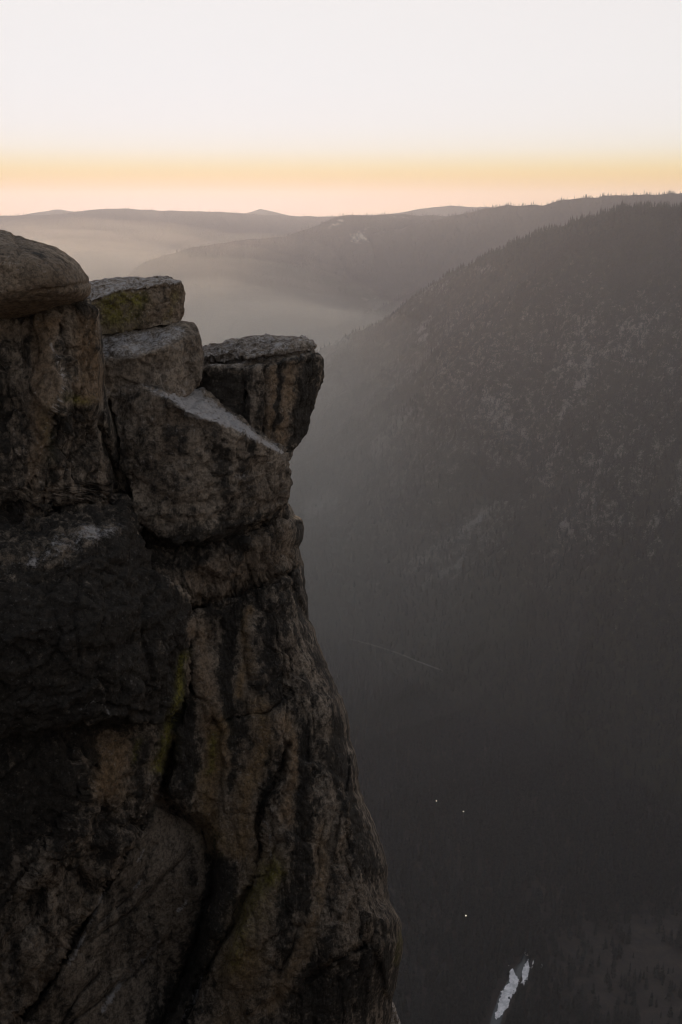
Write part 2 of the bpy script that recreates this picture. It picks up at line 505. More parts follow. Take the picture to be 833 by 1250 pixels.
# the photographer's side: a plateau whose rim drops to the valley floor
n = 90
gx = np.linspace(-5000, 5000, n)
rows = [(-4500, 1085), (-3000, 1110), (-1500, 1105), (-600, 1096), (-150, 1090), (-40, 1088.6), (-8, 1088.4), (-1.2, 1088.35), (-0.7, 1086), (4, 1066), (40, 960), (150, 640), (330, 260), (520, 60), (700, -8)]
pv = []
for (yy, zz) in rows:
    nz = fbm(np.stack([gx / 500, np.full(n, yy / 500), np.zeros(n)], -1), 4, 61)
    k = 0.0 if -50 < yy < 45 else 1.0
    pv.append(np.stack([gx, yy + nz * 30 * k * (yy > 0), zz + nz * 14 * k * (yy < -100)], -1))
plateau_o = mesh_obj('plateau', np.concatenate(pv), grid_faces(len(rows), n)[:, ::-1], M_SPUR)
attr(plateau_o, 'bare', 0.55 * np.ones(len(rows) * n))
tag(plateau_o, kind='structure')

# ------------------------------------------------------------------ haze: one closed box of even, thin air round everything
hb = (-9000, 9000, -5200, 11900, -30, H + 190)
hv = [(hb[i], hb[2 + j], hb[4 + k]) for i in (0, 1) for j in (0, 1) for k in (0, 1)]
hf = [(0, 1, 3, 2), (4, 6, 7, 5), (0, 4, 5, 1), (2, 3, 7, 6), (0, 2, 6, 4), (1, 5, 7, 3)]
hm = bpy.data.materials.new('haze_air'); hm.use_nodes = True
ht = hm.node_tree
for nd in list(ht.nodes):
    if nd.type != 'OUTPUT_MATERIAL':
        ht.nodes.remove(nd)
vol = ht.nodes.new('ShaderNodeVolumePrincipled')
vol.inputs['Color'].default_value = (0.86, 0.87, 1.0, 1)
vol.inputs['Density'].default_value = HAZE_DENSITY
vol.inputs['Anisotropy'].default_value = HAZE_ANISO
ht.links.new(vol.outputs[0], ht.nodes['Material Output'].inputs['Volume'])
haze = mesh_obj('haze', hv, hf, hm, smooth_=False)
tag(haze, kind='stuff')

# smoke pooled in the valley beyond the ledge: a closed, lens-shaped body of thin even mist
def mist_body(cx, cy, cz, rx, ry, rz, rot, seed, density, tint=(0.99, 0.90, 0.75)):
    nu, nv = 72, 36
    th = np.linspace(0, 2 * np.pi, nu, endpoint=False); ph = np.linspace(-np.pi / 2, np.pi / 2, nv)
    T, Q = np.meshgrid(th, ph)
    d = np.stack([np.cos(T) * np.cos(Q), np.sin(T) * np.cos(Q), np.sin(Q)], -1).reshape(-1, 3)
    k = 1 + 0.22 * fbm(d * 1.6, 3, seed)
    x, y, z = d[:, 0] * rx * k, d[:, 1] * ry * k, d[:, 2] * rz * k
    c, s_ = math.cos(rot), math.sin(rot)
    p = np.stack([cx + c * x - s_ * y, cy + s_ * x + c * y, cz + z], -1)
    f = []
    for i in range(nv - 1):
        for j in range(nu):
            f.append((i * nu + j, i * nu + (j + 1) % nu, (i + 1) * nu + (j + 1) % nu, (i + 1) * nu + j))
    m = hm.copy(); m.name = 'mist_air'
    pv_ = [n_ for n_ in m.node_tree.nodes if n_.type == 'PRINCIPLED_VOLUME'][0]
    pv_.inputs['Density'].default_value = density
    pv_.inputs['Anisotropy'].default_value = 0.78
    pv_.inputs['Color'].default_value = (*tint, 1)
    o = mesh_obj('mist', p, np.array(f), m)
    # weld the poles
    bm = bmesh.new(); bm.from_mesh(o.data); bmesh.ops.remove_doubles(bm, verts=bm.verts, dist=0.5); bmesh.ops.recalc_face_normals(bm, faces=bm.faces); bm.to_mesh(o.data); bm.free()
    return tag(o, kind='stuff')
for k in range(14):
    f = k / 13
    mist_body(-1700 + 150 * f, 6400 - 700 * f, 330 - 60 * f, 2300 - 800 * f, 3400 - 1100 * f, 650 - 420 * f, R(8), 5 + k, 6.6e-5)
for k in range(5):
    f = k / 4
    mist_body(-650 + 100 * f, 3900 - 400 * f, 300 - 90 * f, 1700 - 500 * f, 2500 - 700 * f, 520 - 190 * f, R(8), 45 + k, 1.25e-4, (0.90, 0.93, 0.89))

# ------------------------------------------------------------------ the cliff
def paint(o, p, dark=0.55, extra=None):
    u, v = project(p)
    d = np.full(len(p), dark, float); t = np.zeros(len(p)); y = np.zeros(len(p)); w = np.zeros(len(p))
    if extra:
        d, t, y, w = extra(u, v, p, d, t, y, w)
    attr(o, 'dark', np.clip(d, 0, 1)); attr(o, 'tan', np.clip(t, 0, 1)); attr(o, 'lichen', np.clip(y, 0, 1)); attr(o, 'pale', np.clip(w, 0, 1))

def rock(name, hulls, voxel=0.05, amp=0.05, parent=None, smooth_it=2, strata=0.0, facet=1.0, seed=0, dark=0.55, extra=None, crack=None, flute=0.0, round_=0.0):
    """a block: rounded union of convex lumps, weathered"""
    bm = bmesh.new()
    for h in hulls:
        vs = [bm.verts.new(tuple(map(float, q))) for q in h]
        r_ = bmesh.ops.convex_hull(bm, input=vs)
        dead = [e for e in r_['geom_interior'] + r_['geom_unused'] if isinstance(e, bmesh.types.BMVert)]
        bmesh.ops.delete(bm, geom=list(set(dead)), context='VERTS')
    bmesh.ops.recalc_face_normals(bm, faces=bm.faces)
    me = bpy.data.meshes.new(name); bm.to_mesh(me); bm.free()
    tmp = bpy.data.objects.new(name + '_rough', me); COL.objects.link(tmp)
    if round_:
        m0 = tmp.modifiers.new('a', 'REMESH'); m0.mode = 'VOXEL'; m0.voxel_size = voxel * 2.5
        m1 = tmp.modifiers.new('b', 'SMOOTH'); m1.iterations = int(round_); m1.factor = 0.5
    m0 = tmp.modifiers.new('r', 'REMESH'); m0.mode = 'VOXEL'; m0.voxel_size = voxel
    m1 = tmp.modifiers.new('s', 'SMOOTH'); m1.iterations = smooth_it; m1.factor = 0.5
    dg = bpy.context.evaluated_depsgraph_get()
    ev = bpy.data.meshes.new_from_object(tmp.evaluated_get(dg))
    bpy.data.objects.remove(tmp); bpy.data.meshes.remove(me)
    nV = len(ev.vertices)
    co = np.zeros(nV * 3, np.float32); ev.vertices.foreach_get('co', co); co = co.reshape(-1, 3).astype(float)
    no = np.zeros(nV * 3, np.float32); ev.vertices.foreach_get('normal', no); no = no.reshape(-1, 3).astype(float)
    q = co + seed * 13.7
    d = fbm(q * 0.9, 5, seed + 1, 0.55) * amp * 1.5
    # angular spalls: flat-bottomed chips taken off at random
    d -= amp * 1.1 * smooth(0.05, 0.22, perlin(q * np.array([1.6, 1.6, 2.4]), seed + 7))
    d -= amp * 0.5 * smooth(0.1, 0.25, perlin(q * 4.3, seed + 11))
    d += fbm(q * 5.5, 3, seed + 3, 0.65) * amp * 0.6
    qq = q + 0.12 * np.stack([perlin(q * 2.1, 5), perlin(q * 2.1, 6), perlin(q * 2.1, 7)], -1)
    fv, fe = facets(qq * np.array([1.5, 1.5, 1.3]), seed + 21)
    d += facet * amp * 1.3 * fv - facet * amp * 0.7 * np.exp(-(fe / 0.05) ** 2)
    fv, fe = facets(qq * 4.2, seed + 22)
    d += facet * amp * 0.55 * fv
    if flute:
        d += flute * ridged(q * np.array([1.7, 1.7, 0.22]), 4, seed + 15, 0.5)
    if strata:
        zz = co[:, 2] + 0.25 * perlin(q * 0.6, seed + 4) * 0.4
        d += strata * np.sign(np.sin(zz * 9.0)) * smooth(0.2, 0.7, np.abs(np.sin(zz * 9.0)))
    if crack:
        u, v = project(co)
        for pts, w_, dep in crack:
            ds, _, _ = line_dist(u + 2.0 * perlin(q * 3, 3), v + 2.0 * perlin(q * 3, 4), pts)
            d -= dep * np.exp(-(ds / w_) ** 2)
    co = co + no * d[:, None]
    ev.vertices.foreach_set('co', co.astype(np.float32).ravel()); ev.update()
    ev.name = name
    ev.materials.clear(); ev.materials.append(M_GRANITE)
    ev.polygons.foreach_set('use_smooth', np.ones(len(ev.polygons), bool))
    o = bpy.data.objects.new(name, ev); COL.objects.link(o)
    if parent is not None:
        o.parent = parent; o.matrix_parent_inverse = parent.matrix_world.inverted()
    paint(o, co, dark, extra)
    return o

def pts(*a):
    return [P(u, v, Y) for u, v, Y in a]

# --- the main wall: a relief whose depth follows the photograph's bulges, recesses, cracks and flakes, closed behind
EDGE = [(372, 112), (378, 122), (400, 125), (430, 127), (470, 128), (500, 134), (540, 146), (590, 175), (606, 330), (614, 353), (628, 360), (634, 369), (645, 372), (658, 370),
        (668, 365), (690, 371), (720, 375), (755, 378), (785, 389), (820, 405), (844, 412), (852, 419), (880, 425), (910, 431), (935, 437), (965, 440), (1000, 455),
        (1035, 468), (1060, 473), (1098, 475), (1120, 488), (1150, 492), (1182, 488), (1210, 481), (1235, 477), (1260, 476), (1330, 490), (1480, 500)]
CTRL = np.array([
    (-200, 375, 16.4), (0, 375, 18.5), (60, 380, 18.5), (100, 380, 18.5), (125, 380, 19.0), (0, 500, 18.4), (70, 480, 18.2), (60, 560, 18.4), (110, 500, 18.8), (130, 560, 20.0),
    (-200, 560, 16.2), (0, 640, 18.3), (100, 600, 18.9), (150, 605, 20.8), (200, 600, 23.2), (330, 612, 23.6), (280, 600, 23.6),
    (0, 690, 19.0), (60, 655, 19.2), (120, 640, 19.6), (60, 760, 19.0), (150, 740, 19.8), (0, 800, 18.7), (200, 760, 20.6), (120, 860, 19.0), (60, 900, 18.4), (-200, 760, 17.4),
    (180, 690, 20.8), (215, 740, 21.0), (200, 830, 20.6),
    (200, 690, 21.2), (250, 690, 20.95), (300, 660, 21.3), (350, 640, 22.1), (250, 740, 21.8), (330, 705, 22.3), (365, 690, 22.7), (290, 725, 22.3),
    (250, 780, 21.9), (300, 770, 21.9), (360, 780, 22.3), (250, 900, 21.1), (330, 900, 21.2), (400, 880, 22.0), (230, 1000, 21.0), (330, 1000, 20.8), (430, 1010, 21.8),
    (300, 1150, 20.3), (400, 1150, 20.6), (470, 1150, 21.3), (300, 1250, 20.0), (470, 1250, 21.4), (100, 950, 18.2), (0, 1000, 17.8), (150, 1050, 19.2), (60, 1150, 18.3),
    (200, 1100, 20.2), (230, 1200, 20.8), (100, 1250, 18.8), (-200, 1250, 16.4), (-200, 1000, 16.2), (0, 1480, 17), (300, 1480, 19.2), (500, 1480, 20.6), (-200, 1480, 15.6)], float)

def rbf_fit(c):
    xy = c[:, :2] / 100.0
    d = np.hypot(xy[:, None, 0] - xy[None, :, 0], xy[:, None, 1] - xy[None, :, 1])
    n_ = len(c)
    A_ = np.zeros((n_ + 3, n_ + 3)); A_[:n_, :n_] = d + np.eye(n_) * -0.02
    A_[:n_, n_:] = np.c_[np.ones(n_), xy]; A_[n_:, :n_] = A_[:n_, n_:].T
    return xy, np.linalg.solve(A_, np.r_[c[:, 2], 0, 0, 0])
def rbf_eval(fit, u, v):
    xy, w_ = fit
    x, y = np.ravel(u) / 100.0, np.ravel(v) / 100.0
    out = w_[-3] + w_[-2] * x + w_[-1] * y
    for k in range(len(xy)):
        out = out + w_[k] * np.hypot(x - xy[k, 0], y - xy[k, 1])
    return out.reshape(np.shape(u))
FIT = rbf_fit(CTRL)

OUTCROP = [(-260, 720), (0, 690), (30, 665), (70, 642), (110, 627), (150, 612), (158, 628), (166, 645), (182, 668), (184, 702), (204, 706), (222, 722), (231, 742), (229, 790), (222, 840), (214, 868),
           (190, 880), (150, 890), (110, 880), (60, 905), (0, 915), (-260, 930)]
FLAKE = [(-260, 388), (62, 384), (70, 420), (70, 440), (79, 466), (76, 486), (62, 504), (52, 560), (47, 602), (20, 612), (-260, 620)]
BAND = [(360, 622), (300, 668), (240, 692), (196, 700), (230, 744), (282, 727), (340, 702), (368, 690)]
ARCH = [(196, 980), (225, 988), (252, 1012), (266, 1050), (262, 1085), (252, 1120), (243, 1155), (222, 1200), (196, 1260), (180, 1320)]
SLABCRACK = [(215, 905), (196, 962), (170, 1010), (140, 1060), (112, 1108), (74, 1176), (30, 1240), (-20, 1310)]
SLAB = [(215, 905), (196, 962), (170, 1010), (140, 1060), (112, 1108), (74, 1176), (30, 1240), (-20, 1310), (-20, 1480), (180, 1480), (180, 1320), (196, 1260), (222, 1200), (243, 1155), (252, 1120), (262, 1085), (266, 1050), (252, 1012), (225, 988), (205, 960)]
BUTT = [(352, 915), (340, 950), (322, 985), (334, 1000), (345, 1030), (338, 1060), (318, 1082), (300, 1110), (284, 1160), (280, 1185), (300, 1230), (330, 1215), (372, 1195), (420, 1170), (440, 1150), (455, 1120), (440, 1050), (430, 990), (415, 950)]
KNEE = [(473, 1098), (462, 1108), (456, 1140), (462, 1180), (470, 1215), (500, 1220), (510, 1100)]

def wall_depth(u, v):
    Y = rbf_eval(FIT, u, v)
    p = np.stack([u / 60.0, v / 60.0, Y], -1).reshape(-1, 3)
    jx = (fbm(p, 4, 41) * 7).reshape(np.shape(u)); jy = (fbm(p, 4, 42) * 7).reshape(np.shape(u))
    U, V = u + jx, v + jy
    # lumps that stand proud, each with its own edge
    Y = Y - 0.24 * poly_soft(u + jx * 0.3, v + jy * 0.3, FLAKE, 4)
    Y = Y - 0.22 * poly_soft(U, V, BUTT, 4)
    Y = Y - 0.25 * poly_soft(U, V, KNEE, 4)
    Y = Y + 0.75 * poly_soft(U * 0.5 + u * 0.5, V * 0.5 + v * 0.5, SLAB, 5)
    def cr(line, w, d, j=0.6):
        nonlocal Y
        ds, _, _ = line_dist(u + jx * j, v + jy * j, line)
        Y = Y + d * np.exp(-(ds / w) ** 2)
    cr([(30, 665), (70, 640), (110, 625), (152, 606)], 3.5, 0.35)
    cr([(50, 628), (90, 615), (130, 606), (150, 598)], 3, 0.25)
    cr([(72, 655), (80, 632), (60, 612)], 2.5, 0.2)
    cr([(0, 700), (40, 668), (70, 650)], 3, 0.3)
    cr([(150, 612), (166, 645), (182, 668), (183, 702)], 4, 0.6)
    cr([(225, 742), (280, 727), (340, 704), (366, 690)], 5, 0.45)
    cr([(232, 742), (228, 800), (216, 870), (196, 962)], 6, 0.35)
    cr(SLABCRACK, 4.5, 0.5, 0.4)
    cr([(132, 1068), (100, 1135), (60, 1200), (20, 1252)], 3, 0.22, 0.3)
    cr([(190, 1030), (160, 1092), (118, 1128), (92, 1158)], 2, 0.14, 0.3)
    cr([(234, 1034), (196, 1072), (180, 1096), (150, 1118), (108, 1148)], 2.2, 0.16, 0.3)
    cr([(196, 1148), (150, 1200), (110, 1226), (84, 1250)], 2.5, 0.16, 0.3)
    cr([(120, 1188), (96, 1210), (72, 1255)], 2.5, 0.2, 0.3)
    cr(ARCH, 7, 0.35, 0.4)
    def ledge_line(line, amt, reach, j=0.3):
        nonlocal Y
        ds, sd0, al = line_dist(u + jx * j, v + jy * j, line)
        Y = Y + amt * smooth(0, 0.3, al) * smooth(1, 0.75, al) * sd0 * np.exp(-ds / reach) * smooth(0, 1.2, ds)
    ledge_line(SLABCRACK, -0.22, 26)
    ledge_line([(132, 1068), (100, 1135), (60, 1200), (20, 1252)], -0.16, 20)
    ledge_line([(234, 1034), (196, 1072), (150, 1118), (108, 1148), (60, 1200)], 0.13, 18)
    ledge_line([(226, 1110), (196, 1148), (150, 1200), (110, 1226), (84, 1250)], 0.16, 20)
    ledge_line([(120, 920), (84, 990), (40, 1060), (-20, 1130)], -0.14, 26)
    ledge_line([(80, 1010), (40, 1090), (0, 1150)], 0.12, 18)
    ledge_line([(436, 860), (428, 920), (420, 990), (400, 1080)], -0.12, 16)
    ledge_line([(384, 790), (376, 850), (384, 930), (372, 1010)], 0.10, 14)
    ledge_line([(300, 745), (306, 800), (318, 860)], -0.09, 10)
    cr([(352, 910), (342, 950), (324, 978), (314, 1010), (318, 1040), (316, 1066)], 3.5, 0.4)
    cr([(316, 1066), (302, 1092), (284, 1130), (262, 1170), (240, 1210), (220, 1255)], 3.5, 0.4)
    cr([(262, 880), (300, 872), (330, 868), (352, 846)], 3.5, 0.22)
    cr([(432, 965), (424, 1020), (430, 1080), (436, 1140)], 3, 0.2)
    cr([(372, 1195), (404, 1172), (430, 1158), (446, 1150)], 4, 0.3)
    cr([(395, 1000), (388, 1060), (372, 1120), (340, 1190)], 3, 0.18)
    cr([(365, 640), (352, 680), (358, 720), (380, 770)], 4, 0.3)
    cr([(128, 390), (128, 470), (120, 520), (150, 600)], 4, 0.35, 0.3)
    cr([(74, 372), (78, 420), (82, 470), (68, 510)], 3.5, 0.25, 0.3)
    cr([(0, 884), (60, 876), (110, 872), (170, 882)], 3, 0.22)
    for (cu, cv, ru, rv, dd) in ((245, 820, 16, 26, -0.25), (255, 870, 14, 18, -0.2), (330, 870, 12, 22, -0.16), (300, 1160, 30, 40, -0.2), (120, 690, 40, 30, -0.25), (40, 780, 40, 50, -0.2), (128, 870, 16, 10, 0.3),
                                 (200, 800, 20, 40, -0.2), (400, 860, 12, 30, -0.15), (385, 760, 8, 30, -0.2), (110, 830, 24, 30, -0.15)):
        Y = Y + dd * blob(u, v, cu, cv, ru, rv)
    return Y

def wall_paint(u, v, p, d, t, y, w):
    q = np.stack([u / 40, v / 40, np.zeros_like(u)], -1)
    j = fbm(q, 4, 91) * 8
    U, V = u + j, v + fbm(q, 4, 92) * 8
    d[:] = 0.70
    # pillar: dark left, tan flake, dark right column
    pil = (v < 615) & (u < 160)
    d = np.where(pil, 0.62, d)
    tanp = poly_soft(U, V, [(40, 388), (76, 386), (66, 440), (76, 468), (70, 500), (52, 560), (44, 605), (34, 600), (40, 500)], 6)
    d = d - 0.55 * tanp; t = t + 0.45 * tanp
    cap = poly_soft(U, V, [(-100, 385), (80, 376), (80, 396), (30, 412), (-100, 410)], 6)
    d = d - 0.4 * cap; t = t + 0.2 * cap
    right = poly_soft(U, V, [(92, 380), (124, 384), (126, 490), (92, 500)], 8)
    d = d - 0.25 * right; t = t + 0.7 * right
    y = y + 0.9 * blob(U, V, 95, 489, 14, 7) + 0.25 * blob(U, V, 58, 530, 8, 30)
    w = w + 0.7 * streak(u, v, [(62, 420), (72, 440), (79, 466), (74, 490), (62, 505)], 2.5, 3.5) + 0.35 * streak(u, v, [(60, 505), (50, 550), (46, 590)], 3, 2)
    # outcrop: black, pale flecks over its top
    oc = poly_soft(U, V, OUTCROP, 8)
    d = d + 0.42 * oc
    w = w + oc * (0.75 * blob(U, V, 112, 652, 15, 9, 0.5) + 0.55 * blob(U, V, 140, 648, 10, 8) + 0.4 * blob(U, V, 38, 690, 10, 7) + 0.45 * blob(U, V, 70, 670, 70, 24, -0.4))
    w = w + 0.5 * streak(u, v, [(98, 866), (112, 856), (126, 860), (135, 872)], 2.5, 2) + 0.5 * blob(u, v, 106, 870, 4, 5) + 0.25 * blob(U, V, 155, 830, 14, 18)
    d = d - oc * 0.55 * blob(U, V, 80, 660, 110, 34, -0.4)
    # slanted band under the big block
    bd = poly_soft(U, V, BAND, 8)
    d = d - 0.3 * bd; t = t + 0.12 * bd
    # lower face: tan columns between black water stains, and a dark strip along the arch
    fc = smooth(735, 775, V) * smooth(225, 240, U)
    d = d - 0.12 * fc
    for (ln, a0, a1, dd, tt, yy) in (
            ([(246, 770), (250, 830), (256, 870), (268, 930)], 14, 14, -0.6, 0.55, 0.0), ([(302, 745), (300, 800), (296, 850)], 5, 7, -0.45, 0.9, 0.1),
            ([(270, 880), (262, 930), (250, 980), (266, 1030)], 12, 18, -0.55, 0.85, 0.15), ([(318, 865), (322, 910), (302, 960), (296, 1040)], 12, 14, -0.6, 0.8, 0.1),
            ([(350, 880), (360, 930), (352, 1000)], 10, 10, -0.45, 0.8, 0.0), ([(330, 1050), (310, 1110), (290, 1170)], 16, 26, -0.5, 0.55, 0.25), ([(395, 1010), (392, 1080), (370, 1160), (330, 1230)], 8, 12, -0.42, 0.6, 0.05),
            ([(300, 1180), (276, 1250)], 24, 26, -0.4, 0.5, 0.05), ([(430, 960), (420, 1040), (424, 1120)], 12, 12, -0.12, 0.2, 0.0),
            ([(140, 915), (130, 960)], 24, 22, -0.5, 0.85, 0.05), ([(210, 900), (196, 940)], 10, 8, -0.4, 0.5, 0.4)):
        f = streak(U, V, ln, a0, a1)
        d = d + dd * f; t = t + tt * f; y = y + yy * f
    for (ln, a0, a1, dd) in (([(280, 750), (276, 830), (284, 880), (282, 960)], 8, 8, 0.5), ([(330, 750), (334, 820), (338, 850)], 10, 12, 0.3), ([(376, 900), (372, 1000), (366, 1100)], 10, 12, 0.5),
                             ([(228, 880), (232, 960)], 14, 16, 0.45), ([(410, 880), (420, 960), (450, 1060)], 8, 14, 0.35), ([(262, 1020), (264, 1090), (236, 1180), (200, 1260)], 12, 18, 0.5),
                             ([(400, 1220), (460, 1180)], 40, 30, 0.35), ([(330, 920), (326, 980)], 3, 5, 0.3), ([(0, 1000), (60, 960), (60, 920)], 40, 40, 0.5)):
        d = d + dd * streak(U, V, ln, a0, a1)
    y = y + 0.9 * streak(U, V, [(226, 800), (216, 850), (206, 890), (196, 940)], 5, 5) + 0.55 * streak(U, V, [(172, 905), (158, 935)], 3, 2) + 0.7 * streak(U, V, [(262, 900), (258, 940)], 5, 4)
    y = y + 0.6 * blob(U, V, 335, 1062, 12, 14) + 0.4 * streak(U, V, [(325, 1070), (300, 1120), (286, 1175)], 10, 8) + 0.4 * streak(u, v, [(490, 1140), (484, 1175)], 4, 4)
    # recessed slab: bare grey-brown, light scrape lines
    sl = poly_soft(U, V, [(196, 962), (170, 1010), (112, 1108), (60, 1020), (0, 1060), (-100, 1200), (-100, 1400), (200, 1400), (222, 1200), (250, 1120), (255, 1050), (235, 1000)], 10)
    d = d - 0.24 * sl
    for ln in ([(196, 1148), (180, 1166), (150, 1196), (126, 1232)], [(176, 1036), (168, 1052)], [(172, 1074), (164, 1086)], [(228, 1100), (218, 1112)], [(132, 1080), (108, 1130), (84, 1180)], [(250, 1180), (238, 1220), (222, 1245)]):
        w = w + 0.9 * streak(u, v, ln, 2.0, 5.0 if len(ln) == 4 else 2.5)
    w = w + 0.5 * streak(U, V, [(322, 1000), (330, 1030), (326, 1050)], 3, 5) + 0.25 * streak(U, V, [(338, 800), (336, 850)], 5, 3) + 0.3 * blob(U, V, 246, 800, 10, 16)
    return d, t, y, w

vv = np.concatenate([np.linspace(366, 1290, 420), np.linspace(1296, 1480, 30)])
ev_ = np.interp(vv, [e[0] for e in EDGE], [e[1] for e in EDGE])
jag = fbm(np.stack([vv / 26, np.zeros_like(vv), np.zeros_like(vv)], -1), 3, 71) * 3.0
ev_ = ev_ + jag
NC = 300
ss = np.concatenate([np.linspace(0, 0.80, 200), np.linspace(0.803, 1.0, 100)])
UU = -200 + (ev_[:, None] + 200) * ss[None, :]
VV = np.repeat(vv[:, None], NC, 1)
YY = wall_depth(UU, VV)
low_ = smooth(560, 640, vv)[:, None]
roll = np.clip(1 - (ev_[:, None] - UU) / (16 + 30 * low_), 0, 1)
YY = YY + (0.7 + 1.5 * low_) * (1 - np.sqrt(np.maximum(1 - roll ** 2, 0)))
Wp = P(UU, VV, YY)
flat = Wp.reshape(-1, 3)
# weathering displacement along the relief's own normals
gr = np.gradient(Wp, axis=0); gc = np.gradient(Wp, axis=1)
nr = np.cross(gc, gr); nr /= np.linalg.norm(nr, axis=-1, keepdims=True) + 1e-9
nr = np.where(nr[..., 1:2] > 0, -nr, nr).reshape(-1, 3)
dd_ = fbm(flat * np.array([0.8, 0.8, 0.5]), 5, 81, 0.55) * 0.16
dd_ += ridged(flat * np.array([2.2, 1.2, 0.25]), 4, 82, 0.55) * 0.06
dd_ -= 0.07 * smooth(0.05, 0.2, perlin(flat * np.array([1.3, 1.3, 0.9]), 83))
dd_ += ridged(flat * np.array([6.0, 3.0, 0.7]), 3, 86, 0.6) * 0.03
dd_ -= 0.05 * smooth(0.08, 0.2, perlin(flat * np.array([3.6, 3.6, 2.0]), 84))
dd_ += fbm(flat * 5.0, 3, 85, 0.65) * 0.05
fq = flat + 0.15 * np.stack([perlin(flat * 1.7, 5), perlin(flat * 1.7, 6), perlin(flat * 1.7, 7)], -1)
fv, fe = facets(fq * np.array([0.75, 0.6, 0.42]), 31)
dd_ += 0.20 * fv - 0.10 * np.exp(-(fe / 0.035) ** 2)
fv, fe = facets(fq * np.array([2.4, 2.0, 1.1]), 32)
dd_ += 0.07 * fv - 0.03 * np.exp(-(fe / 0.05) ** 2)
fv, fe = facets(fq * np.array([6.0, 5.0, 3.5]), 33)
dd_ += 0.03 * fv
fu_, fv_ = UU.ravel(), VV.ravel()
calm = 1 - 0.62 * poly_soft(fu_, fv_, SLAB, 10) - 0.35 * smooth(740, 790, fv_) * smooth(225, 245, fu_) * (1 - poly_soft(fu_, fv_, SLAB, 10))
dd_ = dd_ * calm * smooth(0.02, 0.22, np.abs(nr[:, 1]))
flat = flat + nr * (dd_ * smooth(0.0, 0.12, 1.03 - np.repeat(ss[None, :], len(vv), 0).ravel()))[:, None]
Wp = flat.reshape(len(vv), NC, 3)
# back columns: the rock recedes behind its own edge, then closes far behind
bk = []
for (du, dY) in ((-10, 1.6), (-34, 4.0), (-90, 8.0), (-160, 12.0)):
    bk.append(P(np.maximum(ev_ + du, -150), vv, YY[:, -1] + dY))
lf = P(np.full(len(vv), -260.0), vv, YY[:, 0] + 14)
full = np.concatenate([lf[:, None], Wp, np.stack(bk, 1), lf[:, None]], 1)
# foot: carry the wall straight down to the talus
ft = full[-1:].copy(); ft[..., 2] = H - 75; ft[..., 1] += 2.0
full = np.concatenate([full, ft], 0)
tp = full[:1].copy(); tp[..., 1] += 1.5; ctr = tp.mean(1, keepdims=True); tp = ctr + (tp - ctr) * 0.4
full = np.concatenate([tp, full], 0)
cliff = mesh_obj('cliff', full.reshape(-1, 3), grid_faces(full.shape[0], full.shape[1]), M_GRANITE)
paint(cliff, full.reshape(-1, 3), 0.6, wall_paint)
tag(cliff, kind='structure')

# --- the black outcrop that bulges out of the wall
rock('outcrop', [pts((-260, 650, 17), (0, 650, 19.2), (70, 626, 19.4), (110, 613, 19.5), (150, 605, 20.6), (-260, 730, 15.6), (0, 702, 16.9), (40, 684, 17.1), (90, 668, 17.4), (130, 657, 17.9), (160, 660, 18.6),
                     (182, 682, 19.4), (-260, 800, 15.2), (0, 780, 16.5), (60, 770, 16.4), (120, 760, 16.8), (168, 740, 17.8), (184, 708, 18.8), (-260, 900, 15.8), (0, 898, 17.0), (60, 888, 17.0), (120, 872, 17.1),
                     (170, 868, 17.7), (-260, 920, 20), (0, 908, 20.5), (170, 885, 21), (166, 642, 20.3), (184, 700, 20.8), (184, 860, 20.8)),
                 pts((180, 694, 19.2), (204, 707, 19.2), (222, 723, 19.5), (231, 745, 19.8), (229, 790, 19.6), (222, 840, 19.5), (214, 866, 19.3), (190, 880, 18.8), (160, 880, 18.2), (150, 724, 18.2), (170, 760, 18.0),
                     (190, 800, 18.3), (200, 760, 18.5), (225, 742, 22), (220, 858, 22), (180, 700, 22), (160, 870, 21))],
     voxel=0.045, amp=0.075, seed=17, parent=cliff, extra=wall_paint, smooth_it=2, flute=0.03,
     crack=[([(98, 700), (92, 760), (100, 830)], 2.5, 0.08), ([(0, 884), (60, 872), (120, 862), (180, 872)], 3, 0.12), ([(184, 705), (176, 760), (184, 830)], 3, 0.12)])

